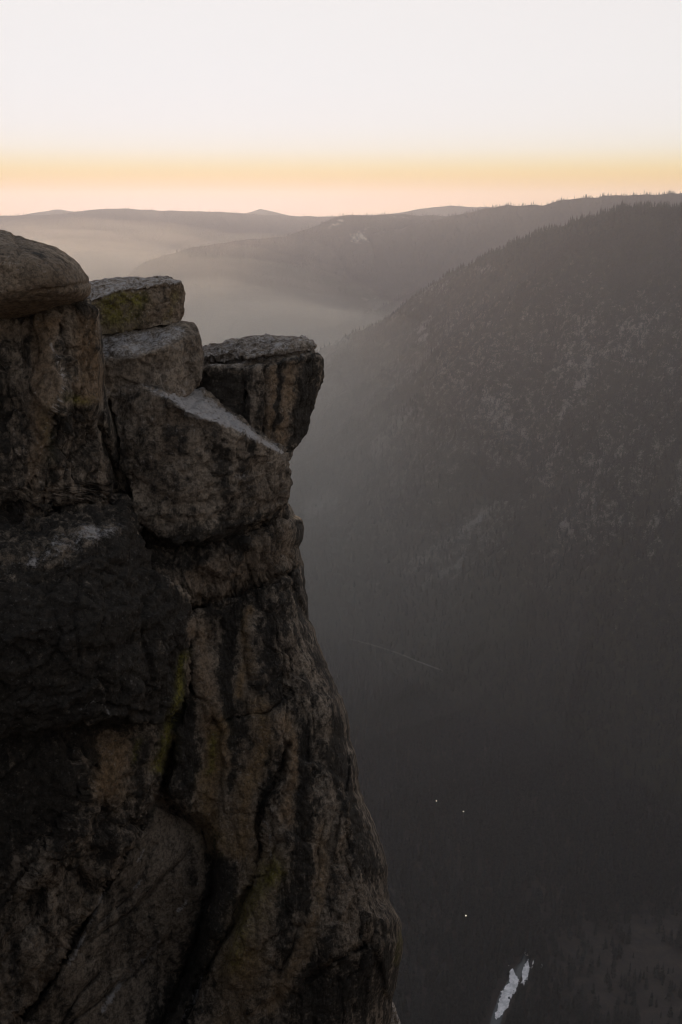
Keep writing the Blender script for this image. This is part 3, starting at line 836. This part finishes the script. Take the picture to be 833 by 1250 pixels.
# --- the big leaning block
def lean_paint(u, v, p, d, t, y, w):
    q = np.stack([u / 30, v / 30, np.zeros_like(u)], -1)
    U = u + fbm(q, 4, 93) * 7; V = v + fbm(q, 4, 94) * 7
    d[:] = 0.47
    d = d + 0.4 * smooth(628, 655, V + (U - 250) * 0.12)  # lower edge painted darker: shade of the undercut put into the colour
    w = w + 1.0 * poly_soft(U, V, [(164, 466), (200, 478), (240, 472), (290, 510), (345, 552), (300, 532), (255, 510), (232, 508), (205, 488)], 6)  # sky light on the wedge-shaped top, painted in as paler rock
    w = w + 0.55 * blob(U, V, 294, 582, 10, 5, 0.3) + 0.2 * blob(U, V, 230, 560, 60, 40)
    w = w + 0.5 * streak(u, v, [(250, 508), (300, 528), (345, 552)], 2, 2)
    return d, t, y, w
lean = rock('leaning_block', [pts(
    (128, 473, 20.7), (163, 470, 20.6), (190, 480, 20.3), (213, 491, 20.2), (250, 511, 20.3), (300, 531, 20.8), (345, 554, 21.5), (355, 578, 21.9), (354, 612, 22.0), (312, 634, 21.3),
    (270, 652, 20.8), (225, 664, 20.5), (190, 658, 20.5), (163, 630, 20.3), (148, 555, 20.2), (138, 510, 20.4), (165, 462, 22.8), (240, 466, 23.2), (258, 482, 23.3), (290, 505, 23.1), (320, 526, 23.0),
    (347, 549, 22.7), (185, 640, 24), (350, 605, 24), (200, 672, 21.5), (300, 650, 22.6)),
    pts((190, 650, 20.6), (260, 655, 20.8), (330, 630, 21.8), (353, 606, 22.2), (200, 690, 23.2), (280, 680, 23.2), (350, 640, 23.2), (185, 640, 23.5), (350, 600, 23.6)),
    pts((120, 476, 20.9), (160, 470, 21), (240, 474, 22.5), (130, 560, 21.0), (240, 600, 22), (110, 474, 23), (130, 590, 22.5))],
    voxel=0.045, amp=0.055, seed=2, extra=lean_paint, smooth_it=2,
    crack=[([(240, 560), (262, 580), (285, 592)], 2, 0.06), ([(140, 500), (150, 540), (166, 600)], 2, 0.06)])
tag(lean, 'big dark leaning granite block with a pale skylit top, below the overhanging ledge', 'rock')

# --- the ribbed slab that carries the lichen block
def step_paint(u, v, p, d, t, y, w):
    d[:] = 0.14
    w = w + 0.65 * poly_soft(u, v, [(123, 438), (165, 436), (200, 424), (232, 406), (220, 396), (122, 412)], 5) + 0.3 * smooth(455, 475, v)  # flat top coloured paler to carry the light of the sky
    d = d + 0.3 * blob(u, v, 240, 425, 14, 22) + 0.3 * blob(u, v, 124, 460, 12, 30)
    return d, t, y, w
step = rock('step_slab', [pts((118, 410, 22.4), (222, 393, 22.8), (238, 400, 22.9), (120, 439, 20.5), (165, 436, 20.5), (200, 425, 20.9), (233, 407, 21.7), (245, 412, 22.2), (118, 486, 20.6), (165, 492, 20.8),
                              (210, 492, 21.2), (241, 474, 21.8), (245, 436, 22.2), (118, 482, 24.4), (240, 470, 24.6), (225, 396, 25), (120, 412, 25))],
            voxel=0.04, amp=0.045, seed=4, extra=step_paint, smooth_it=2, flute=0.02)
tag(step, 'low ribbed granite slab under the yellow lichened block, with a flat skylit top', 'rock')

# --- the lichen block
def lich_paint(u, v, p, d, t, y, w):
    q = np.stack([u / 25, v / 25, np.zeros_like(u)], -1)
    U = u + fbm(q, 4, 95) * 5; V = v + fbm(q, 4, 96) * 5
    d[:] = 0.30
    t = t + 0.35
    y = y + 0.95 * blob(U, V, 140, 378, 28, 26) + 0.8 * blob(U, V, 165, 365, 12, 8) + 0.4 * streak(U, V, [(214, 358), (206, 392)], 5, 4)
    d = d - 0.4 * blob(U, V, 140, 378, 28, 22) + 0.35 * streak(U, V, [(176, 352), (172, 398)], 7, 7) + 0.3 * streak(U, V, [(200, 350), (196, 396)], 6, 7)
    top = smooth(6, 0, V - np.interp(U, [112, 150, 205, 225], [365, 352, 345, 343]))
    d = d - 0.35 * top; w = w + 0.65 * top; y = y * (1 - top)  # top face made paler and less stained: skylight put into its colour
    return d, t, y, w
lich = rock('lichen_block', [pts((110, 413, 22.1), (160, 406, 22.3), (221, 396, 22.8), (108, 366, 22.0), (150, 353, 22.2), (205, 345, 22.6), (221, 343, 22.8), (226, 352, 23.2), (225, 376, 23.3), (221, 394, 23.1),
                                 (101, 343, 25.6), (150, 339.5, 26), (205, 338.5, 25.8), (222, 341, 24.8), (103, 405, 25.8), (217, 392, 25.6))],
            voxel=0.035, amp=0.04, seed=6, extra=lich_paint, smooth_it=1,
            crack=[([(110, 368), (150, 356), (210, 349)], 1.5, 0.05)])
tag(lich, 'blocky boulder with yellow lichen on its face, right behind the rounded boulder', 'rock')

# --- the rounded boulder
SIL = [(-150, 302), (-90, 284), (-40, 277), (0, 280), (16, 286), (40, 291), (62, 299), (80, 308), (95, 319), (106, 333), (112, 346), (113, 357), (106, 366), (70, 377), (20, 388), (-80, 398), (-150, 392)]
def scaled(k, Y, cu=-10, cv=338, kv=None):
    kv = k if kv is None else kv
    return [P(cu + (u - cu) * k, cv + (v - cv) * kv, Y) for u, v in SIL]
def boul_paint(u, v, p, d, t, y, w):
    q = np.stack([u / 30, v / 30, np.zeros_like(u)], -1)
    d[:] = 0.32 + 0.3 * fbm(q, 3, 97)
    t = t + 0.22 + 0.3 * smooth(345, 380, v)
    d = d - 0.2 * smooth(345, 378, v)
    w = w + 0.25 * blob(u, v, 90, 333, 20, 10) + 0.2 * blob(u, v, 30, 315, 30, 10)
    return d, t, y, w
boul = rock('rounded_boulder', [scaled(1.0, 18.3) + scaled(0.93, 17.2, kv=0.86) + scaled(0.76, 16.5, kv=0.62) + scaled(0.5, 16.2, kv=0.35) + scaled(0.93, 19.6, kv=0.9) + scaled(0.7, 20.8, kv=0.6)],
            voxel=0.04, amp=0.03, facet=0.25, seed=8, extra=boul_paint, smooth_it=6, round_=4,
            crack=[([(40, 356), (80, 352), (112, 344)], 2, 0.05), ([(18, 288), (26, 300), (20, 318)], 3, 0.06)])
tag(boul, 'smooth rounded dark boulder perched on the pillar at the edge of the picture', 'boulder')

# --- the overhanging ledge
ledge = empty('overhanging_ledge', tuple(P(320, 520, 24)))
tag(ledge, 'jutting overhanging rock ledge, flat topped and streaked, above the open valley', 'rock ledge')
def ledge_paint(u, v, p, d, t, y, w):
    q = np.stack([u / 20, v / 20, np.zeros_like(u)], -1)
    U = u + fbm(q, 4, 98) * 7; V = v + fbm(q, 4, 99) * 4
    d[:] = 0.62
    for ln, a, b_, dd, tt in (([(334, 450), (330, 500), (328, 535)], 6, 5, -0.6, 0.5), ([(356, 450), (350, 500), (340, 548)], 9, 5, -0.45, 0.6),
                              ([(312, 450), (308, 500), (308, 525)], 3, 3, -0.35, 0.0)):
        f = streak(U, V, ln, a, b_)
        d = d + dd * f; t = t + tt * f
    for ln, a in (([(342, 445), (340, 480), (334, 530)], 3), ([(382, 440), (374, 480), (364, 535)], 11)):
        d = d + 0.35 * streak(U, V, ln, a, a)
    d = d + 0.3 * smooth(452, 462, V) * smooth(304, 296, U)
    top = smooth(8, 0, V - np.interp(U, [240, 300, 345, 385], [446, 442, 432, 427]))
    d = d - 0.38 * top; w = w + 0.55 * top; t = t * (1 - top)  # upper surfaces lightened in colour, standing in for light from the sky
    return d, t, y, w
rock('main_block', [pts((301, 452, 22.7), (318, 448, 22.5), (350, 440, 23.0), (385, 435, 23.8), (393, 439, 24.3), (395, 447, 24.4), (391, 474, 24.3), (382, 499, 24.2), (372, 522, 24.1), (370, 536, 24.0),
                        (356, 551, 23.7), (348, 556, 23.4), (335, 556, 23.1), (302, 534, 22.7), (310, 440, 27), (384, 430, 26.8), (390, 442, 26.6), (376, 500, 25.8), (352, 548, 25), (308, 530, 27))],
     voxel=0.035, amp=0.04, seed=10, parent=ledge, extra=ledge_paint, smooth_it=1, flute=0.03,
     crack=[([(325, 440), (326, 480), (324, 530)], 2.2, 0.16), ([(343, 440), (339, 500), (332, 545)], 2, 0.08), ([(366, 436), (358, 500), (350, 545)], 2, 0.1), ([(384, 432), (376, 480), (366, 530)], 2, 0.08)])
rock('side_block', [pts((238, 450, 22.8), (262, 448, 22.5), (297, 449, 22.55), (301, 456, 22.7), (302, 540, 22.9), (240, 535, 22.8), (244, 437, 26), (300, 438, 26), (300, 520, 26.5), (244, 520, 26.5))],
     voxel=0.035, amp=0.04, seed=11, parent=ledge, extra=ledge_paint, smooth_it=2)
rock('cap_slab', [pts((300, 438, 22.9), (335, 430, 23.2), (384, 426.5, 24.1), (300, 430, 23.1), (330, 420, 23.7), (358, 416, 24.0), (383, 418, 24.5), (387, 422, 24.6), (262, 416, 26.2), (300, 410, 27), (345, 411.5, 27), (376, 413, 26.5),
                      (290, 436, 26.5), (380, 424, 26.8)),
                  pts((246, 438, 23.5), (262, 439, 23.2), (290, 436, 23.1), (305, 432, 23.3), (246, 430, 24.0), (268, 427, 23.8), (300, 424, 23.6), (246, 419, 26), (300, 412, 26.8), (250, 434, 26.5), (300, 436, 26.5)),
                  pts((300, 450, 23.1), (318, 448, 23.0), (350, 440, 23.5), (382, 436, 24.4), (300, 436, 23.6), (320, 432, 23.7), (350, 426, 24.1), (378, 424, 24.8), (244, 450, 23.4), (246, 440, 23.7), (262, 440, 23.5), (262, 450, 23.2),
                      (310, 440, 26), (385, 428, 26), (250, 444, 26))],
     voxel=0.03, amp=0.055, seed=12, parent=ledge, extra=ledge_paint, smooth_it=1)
tip = rock('spall', [pts((345, 553, 23.2), (357, 549, 23.5), (358, 556, 23.5), (352, 562, 23.3), (344, 566, 23.2), (346, 552, 24.4), (357, 550, 24.4), (350, 564, 24.3))], voxel=0.03, amp=0.03, seed=14, parent=ledge, extra=ledge_paint, smooth_it=1)
# a paler foot of rock that shows past the wall, far below
def foot_paint(u, v, p, d, t, y, w):
    d[:] = 0.1; w[:] = 0.6
    return d, t, y, w
rock('rock_foot', [pts((476, 1218, 40), (481, 1226, 40), (489, 1252, 40), (500, 1300, 40), (430, 1300, 39), (430, 1215, 42), (481, 1226, 46), (500, 1300, 46), (430, 1300, 46))], voxel=0.12, amp=0.06, parent=cliff, seed=19, extra=foot_paint)

# ------------------------------------------------------------------ trees
def conifer(seed, h=26.0, rows=11, per=9, width=0.16, ragged=0.35, base=0.12):
    """a conifer: tapered trunk and whorls of drooping boughs, each bough a bent leaf-shaped blade; returns trunk and crown geometry"""
    r_ = random.Random(seed)
    tv, tf = [], []
    lv = [(0, 0.017 * h), (0.25, 0.013 * h), (0.6, 0.007 * h), (1.0, 0.001 * h)]
    for k, (t, rad) in enumerate(lv):
        for a in range(6):
            tv.append((rad * math.cos(a * math.pi / 3), rad * math.sin(a * math.pi / 3), t * h * 0.985))
    for k in range(len(lv) - 1):
        for a in range(6):
            tf.append((k * 6 + a, k * 6 + (a + 1) % 6, (k + 1) * 6 + (a + 1) % 6, (k + 1) * 6 + a))
    cv, cf = [], []
    for k in range(rows):
        t = base + (1 - base) * (k / rows) ** 0.92
        reach = h * width * (1 - t) ** 0.75 * r_.uniform(0.75, 1.2) + 0.25
        m = max(4, int(per * (1 - 0.45 * t)))
        a0 = r_.random() * 6.28
        for j in range(m):
            if r_.random() < 0.12:
                continue
            a = a0 + 6.283 * j / m + r_.uniform(-0.3, 0.3)
            L = reach * r_.uniform(1 - ragged, 1 + ragged)
            z = t * h + r_.uniform(-0.4, 0.4) * h / rows * 0.7
            dz1, dz2 = L * r_.uniform(0.0, 0.18), -L * r_.uniform(0.25, 0.6)
            wd = L * r_.uniform(0.30, 0.46) + 0.2
            c, s_ = math.cos(a), math.sin(a)
            i = len(cv)
            cv += [(0.05 * L * c, 0.05 * L * s_, z + 0.1 * h / rows), (0.5 * L * c - wd * s_, 0.5 * L * s_ + wd * c, z + dz1 - 0.35 * wd), (0.5 * L * c + wd * s_, 0.5 * L * s_ - wd * c, z + dz1 - 0.35 * wd),
                   (0.55 * L * c, 0.55 * L * s_, z + dz1 + 0.25 * wd), (L * c, L * s_, z + dz2)]
            cf += [(i, i + 3, i + 1), (i, i + 2, i + 3), (i + 3, i + 4, i + 1), (i + 3, i + 2, i + 4)]
    i = len(cv)
    cv += [(0.012 * h, 0, 0.93 * h), (-0.006 * h, 0.01 * h, 0.93 * h), (-0.006 * h, -0.01 * h, 0.93 * h), (0, 0, 1.02 * h)]
    cf += [(i, i + 1, i + 3), (i + 1, i + 2, i + 3), (i + 2, i, i + 3)]
    return tv, tf, cv, cf

KINDS = [conifer(11), conifer(12, width=0.20, rows=10, ragged=0.45), conifer(13, width=0.135, rows=12, base=0.2), conifer(14, width=0.24, rows=8, ragged=0.55, base=0.25)]
MESHES = []
for tv, tf, cv, cf in KINDS:
    a = bpy.data.meshes.new('trunk'); a.from_pydata(tv, [], tf); a.materials.append(M_BARK); a.update()
    b = bpy.data.meshes.new('crown'); b.from_pydata(cv, [], cf); b.materials.append(M_NEEDLE); b.update()
    c = bpy.data.meshes.new('pine_tree'); k = len(tv)
    c.from_pydata(tv + cv, [], tf + [tuple(q + k for q in f) for f in cf]); c.materials.append(M_BARK); c.materials.append(M_NEEDLE)
    c.polygons.foreach_set('material_index', np.r_[np.zeros(len(tf)), np.ones(len(cf))].astype(np.int32)); c.update()
    MESHES.append((a, b, c))

def scatter(ridge, n, u0, u1, t0, t1, seed, bare=None, tpow=1.0, clump=0.25):
    g = np.random.default_rng(seed)
    az = g.uniform(az_of(u0), az_of(u1), n); t = t0 + (t1 - t0) * g.random(n) ** tpow
    rc = np.interp(az, ridge.az, ridge.r); rf = np.minimum(np.interp(az, ridge.faz, ridge.fr), rc - 60)
    r = rf + (rc - rf) * t
    z = ridge.at(az, r)
    p = np.stack([r * np.sin(az), r * np.cos(az), z], -1)
    keep = np.ones(n, bool)
    u, v = project(p)
    if bare is not None:
        keep &= g.random(n) > 1.0 * bare(u, v, p) ** 1.3
    cl = fbm(np.stack([p[:, 0] / 110, p[:, 1] / 110, np.zeros(n)], -1), 3, seed + 3)
    keep &= g.random(n) < 0.75 + clump * 1.5 * cl
    return p[keep]

def forest(name, p, smin, smax, templates, seed, kind='stuff'):
    g = np.random.default_rng(seed)
    n = len(p)
    me = bpy.data.meshes.new(name)
    me.vertices.add(n); me.vertices.foreach_set('co', p.astype(np.float32).ravel())
    sc = (smin + (smax - smin) * g.random(n) ** 1.4).astype(np.float32)
    for nm, vals in (('tree_scale', sc), ('tree_turn', g.uniform(0, 6.28, n).astype(np.float32))):
        me.attributes.new(nm, 'FLOAT', 'POINT').data.foreach_set('value', vals)
    me.attributes.new('tree_kind', 'INT', 'POINT').data.foreach_set('value', g.integers(0, len(templates), n).astype(np.int32))
    me.update()
    o = bpy.data.objects.new(name, me); COL.objects.link(o)
    ng = bpy.data.node_groups.new(name, 'GeometryNodeTree')
    ng.interface.new_socket('Geometry', in_out='INPUT', socket_type='NodeSocketGeometry')
    ng.interface.new_socket('Geometry', in_out='OUTPUT', socket_type='NodeSocketGeometry')
    gi, go = ng.nodes.new('NodeGroupInput'), ng.nodes.new('NodeGroupOutput')
    io = ng.nodes.new('GeometryNodeInstanceOnPoints'); gt = ng.nodes.new('GeometryNodeGeometryToInstance')
    for t_ in reversed(templates):
        oi = ng.nodes.new('GeometryNodeObjectInfo'); oi.transform_space = 'ORIGINAL'; oi.inputs['Object'].default_value = t_; oi.inputs['As Instance'].default_value = True
        ng.links.new(oi.outputs['Geometry'], gt.inputs[0])
    def na(nm, ty):
        x = ng.nodes.new('GeometryNodeInputNamedAttribute'); x.data_type = ty; x.inputs[0].default_value = nm
        return x.outputs[0]
    cx = ng.nodes.new('ShaderNodeCombineXYZ'); ng.links.new(na('tree_turn', 'FLOAT'), cx.inputs[2])
    er = ng.nodes.new('FunctionNodeEulerToRotation'); ng.links.new(cx.outputs[0], er.inputs[0])
    ng.links.new(gi.outputs[0], io.inputs['Points']); ng.links.new(gt.outputs[0], io.inputs['Instance'])
    io.inputs['Pick Instance'].default_value = True
    ng.links.new(na('tree_kind', 'INT'), io.inputs['Instance Index']); ng.links.new(er.outputs[0], io.inputs['Rotation']); ng.links.new(na('tree_scale', 'FLOAT'), io.inputs['Scale'])
    ng.links.new(io.outputs[0], go.inputs[0])
    o.modifiers.new('trees', 'NODES').node_group = ng
    return tag(o, kind=kind)

# the countable ones: pines along the crest of the spur, and the nearest on the valley floor
def tree_thing(p, k, s_, turn, label, group):
    t = bpy.data.objects.new('pine_tree', None); COL.objects.link(t)
    t.location = tuple(p); t.rotation_euler = (0, 0, turn); t.scale = (s_, s_, s_ * random.uniform(0.9, 1.15)); t.empty_display_size = 1
    tag(t, label, 'tree', group)
    for nm, me in (('trunk', MESHES[k][0]), ('crown', MESHES[k][1])):
        o = bpy.data.objects.new(nm, me); COL.objects.link(o); o.parent = t
    return t
g = np.random.default_rng(5)
for i in range(100):
    u_ = 455 + (838 - 455) * (i + g.uniform(-0.4, 0.4)) / 99
    a_ = float(az_of(u_)); rc_ = float(np.interp(a_, spur.az, spur.r)) - g.uniform(0, 40)
    z_ = float(spur.at(np.array([a_]), np.array([rc_]))[0])
    tree_thing((rc_ * math.sin(a_), rc_ * math.cos(a_), z_ - 1), int(g.integers(0, 4)), g.uniform(0.55, 1.0), g.uniform(0, 6.28),
               'small dark pine silhouetted along the crest of the hazy wooded slope', 'pines along the crest of the slope')

RIVER = [(560, 1330), (585, 1290), (604, 1252), (612, 1226), (622, 1206), (630, 1192), (638, 1180), (643, 1170), (647, 1160)]
def river_dist(u, v):
    d, _, _ = line_dist(u, v, RIVER)
    return d
n = 42000
az = g.uniform(az_of(60), az_of(1000), n); r_ = np.sqrt(g.uniform(780.0 ** 2, 2500.0 ** 2, n))
p = np.stack([r_ * np.sin(az), r_ * np.cos(az), np.zeros(n)], -1); p[:, 2] = floor_z(p[:, 0], p[:, 1]) - 0.5
u, v = project(p)
cl = fbm(np.stack([p[:, 0] / 90, p[:, 1] / 90, np.zeros(n)], -1), 3, 55)
mead = poly_soft(u, v, MEADOW, 22)
ok = (g.random(n) < 0.85 + 0.5 * cl - 0.70 * mead) & ((river_dist(u, v + 4) > 13 - 8 * g.random(n) * (v < 1200)) & (river_dist(u, v - 10) > 8) | (v < 1172))
rsp = np.interp(az, spur.faz, spur.fr)
ok &= r_ < rsp + 60
p = p[ok]; u = u[ok]; v = v[ok]
infr = (u > 455) & (u < 833) & (v < 1262) & (v > 900)
order = np.argsort(np.where(infr, np.hypot(p[:, 0], p[:, 1]), 1e9))
near, rest = p[order[:200]], p[order[200:]]
for q in near:
    tree_thing(q, int(g.integers(0, 4)), g.uniform(0.6, 1.25), g.uniform(0, 6.28), 'dim conifer near the white river, on the dark valley floor', 'nearest conifers on the valley floor')

temps = []
for k in range(4):   # four more pines on the valley floor, whose meshes the forests repeat
    o = bpy.data.objects.new('pine_tree', MESHES[k][2]); COL.objects.link(o); o.location = tuple(rest[k]); temps.append(o)
    tag(o, 'dim conifer near the white river, on the dark valley floor', 'tree', 'nearest conifers on the valley floor')
forest('valley_forest', rest[4:], 0.5, 1.3, temps, 1)
sp = scatter(spur, 66000, 120, 1040, 0.0, 1.04, 2, spur_bare)
forest('slope_forest', sp, 0.3, 0.85, temps, 2)
rp = np.concatenate([scatter(ridge_wooded, 16000, 400, 1000, 0.1, 1.02, 3, tpow=0.6), scatter(ridge_mid, 20000, 60, 800, 0.05, 1.01, 4, ridge_bare, tpow=0.7),
                     scatter(ridge_far, 12000, -60, 900, 0.4, 1.005, 6, tpow=0.6), scatter(ridge_low, 6000, 330, 640, 0.1, 1.01, 7, tpow=0.7)])
forest('ridge_forest', rp, 0.35, 0.95, temps, 3)

# ------------------------------------------------------------------ river, road, lamps
def on_floor(u, v, dz=0.0):
    x, z = ray(u, v)
    Y = (dz - H) / z
    return np.stack([x * Y, Y, np.full(np.shape(x), dz)], -1)
gw = N('river_water')
gw.b.inputs['Base Color'].default_value = (0.02, 0.024, 0.024, 1)
gw.b.inputs['Roughness'].default_value = 0.15
path = on_floor(np.array([q[0] for q in RIVER], float), np.array([q[1] for q in RIVER], float))
tt = np.linspace(0, len(path) - 1, 160)
cx_ = np.stack([np.interp(tt, np.arange(len(path)), path[:, k]) for k in range(3)], -1)
for _ in range(6):
    cx_[1:-1] = (cx_[:-2] + 2 * cx_[1:-1] + cx_[2:]) / 4
tn = np.gradient(cx_, axis=0); tn /= np.linalg.norm(tn, axis=1, keepdims=True)
sd_ = np.stack([tn[:, 1], -tn[:, 0], np.zeros(160)], -1)
wd_ = 7.0 + 2.5 * perlin(np.stack([tt * 1.3, np.zeros(160), np.zeros(160)], -1), 2)
k_ = np.linspace(-1, 1, 9)
rv = cx_[:, None, :] + sd_[:, None, :] * (wd_[:, None] * k_[None, :])[..., None]
rv[..., 2] = floor_z(rv[..., 0], rv[..., 1]) + 0.9
river = mesh_obj('river', rv.reshape(-1, 3), grid_faces(160, 9), gw.m)
tag(river, kind='structure')
# white water, broken by boulders and by the trees that lean over it
M_FOAM = plain('white_water', (0.74, 0.69, 0.68), rough=0.6, var=0.3, scale=0.12)
ga, gb = np.meshgrid(np.arange(596, 668, 0.55), np.arange(1158, 1262, 0.55))
fp = on_floor(ga, gb)
vis = np.maximum.reduce([poly_soft(ga, gb, q_, 2.2) for q_ in (
    [(603, 1246), (607, 1232), (612, 1212), (621, 1201), (622, 1187), (626, 1180), (629, 1190), (634, 1196), (637, 1205), (634, 1212), (626, 1216), (622, 1228), (615, 1238), (607, 1245)],
    [(637, 1188), (641, 1177), (645, 1172), (647, 1184), (645, 1196), (641, 1206), (637, 1200)], [(641, 1162), (646, 1163), (645, 1168), (641, 1167)], [(656, 1178), (664, 1178), (662, 1182), (657, 1182)], [(649, 1176), (653, 1172), (652, 1184), (649, 1186)])])
vis = vis + (0.7 * fbm(np.stack([fp[..., 0] / 5, fp[..., 1] / 7, np.zeros_like(ga)], -1).reshape(-1, 3), 4, 66)).reshape(ga.shape)
cells = grid_faces(*ga.shape)
okc = (vis > 0.5).ravel()[cells].all(1)
fp[..., 2] = floor_z(fp[..., 0], fp[..., 1]) + 1.5
used = np.unique(cells[okc]); remap = np.full(fp[..., 0].size, -1); remap[used] = np.arange(len(used))
rapids = mesh_obj('rapids', fp.reshape(-1, 3)[used], remap[cells[okc]], M_FOAM, river)
rapids['kind'] = 'stuff'

def on_spur(u, v):
    x, z = ray(u, v)
    az_ = np.arctan2(x, 1); h_ = np.hypot(x, 1)
    rs = np.linspace(1700, 5000, 3000)
    zz = spur.at(np.full_like(rs, az_), rs)
    k = np.argmax(zz > H + z / h_ * rs)
    return rs[k] * math.sin(az_), rs[k] * math.cos(az_), float(zz[k])
M_ROAD = plain('pale_road', (0.16, 0.145, 0.135), var=0.5, scale=0.1)
rows_, strip = [], [(428, 782), (446, 787), (464, 792), (482, 798), (500, 805), (516, 812), (532, 818), (550, 824)]
for a, b in zip(strip[:-1], strip[1:]):
    for f in (0, 0.5):
        rows_.append(on_spur(a[0] + (b[0] - a[0]) * f, a[1] + (b[1] - a[1]) * f))
rows_ = np.array(rows_)
for _ in range(2):
    rows_[1:-1] = (rows_[:-2] + 2 * rows_[1:-1] + rows_[2:]) / 4
rd = np.stack([rows_ + np.array([0, -2.0, 3.2]), rows_ + np.array([0, 1.5, 5.2])], 1)
road = mesh_obj('road', rd.reshape(-1, 3), grid_faces(len(rows_), 2), M_ROAD)
tag(road, kind='structure')

M_POLE = plain('pole_metal', (0.10, 0.10, 0.10), rough=0.5, var=0.15)
ml = bpy.data.materials.new('lamp_glow'); ml.use_nodes = True
b_ = ml.node_tree.nodes['Principled BSDF']
b_.inputs['Emission Color'].default_value = (1.0, 0.86, 0.62, 1); b_.inputs['Emission Strength'].default_value = 2.5
def lathe(prof, n=10):
    v_, f_ = [], []
    for rad, z in prof:
        for a in range(n):
            v_.append((rad * math.cos(6.2832 * a / n), rad * math.sin(6.2832 * a / n), z))
    for k in range(len(prof) - 1):
        for a in range(n):
            f_.append((k * n + a, k * n + (a + 1) % n, (k + 1) * n + (a + 1) % n, (k + 1) * n + a))
    return v_, f_
for u_, v_, hh, lab in ((533, 977, 27, 'upper left of two lit lamps above the dark valley trees'), (566, 990, 27, 'lit lamp over the dark valley trees, just right of another lamp'), (569, 1117, 27, 'lone bright lamp above the dark trees, nearest the white river')):
    q = on_floor(np.array([u_]), np.array([v_]), hh)[0]
    t = empty('street_lamp', (q[0], q[1], -1.0)); tag(t, lab, 'lamp', 'lit lamps in the valley')
    pv_, pf_ = lathe([(0.35, 0), (0.3, 1), (0.2, hh - 1)]); o = mesh_obj('pole', np.array(pv_) + np.array([q[0], q[1], -1.0]), pf_, M_POLE, t)
    pv_, pf_ = lathe([(0.0, hh - 1.0), (0.8, hh - 0.8), (1.25, hh), (1.2, hh + 0.8), (0.7, hh + 1.5), (0.0, hh + 1.6)]); mesh_obj('lamp_globe', np.array(pv_) + np.array([q[0], q[1], -1.0]), pf_, ml, t)
    pv_, pf_ = lathe([(0.0, hh + 2.0), (0.5, hh + 1.85), (0.9, hh + 1.45), (0.8, hh + 1.4), (0.0, hh + 1.62)]); mesh_obj('lamp_cap', np.array(pv_) + np.array([q[0], q[1], -1.0]), pf_, M_POLE, t)
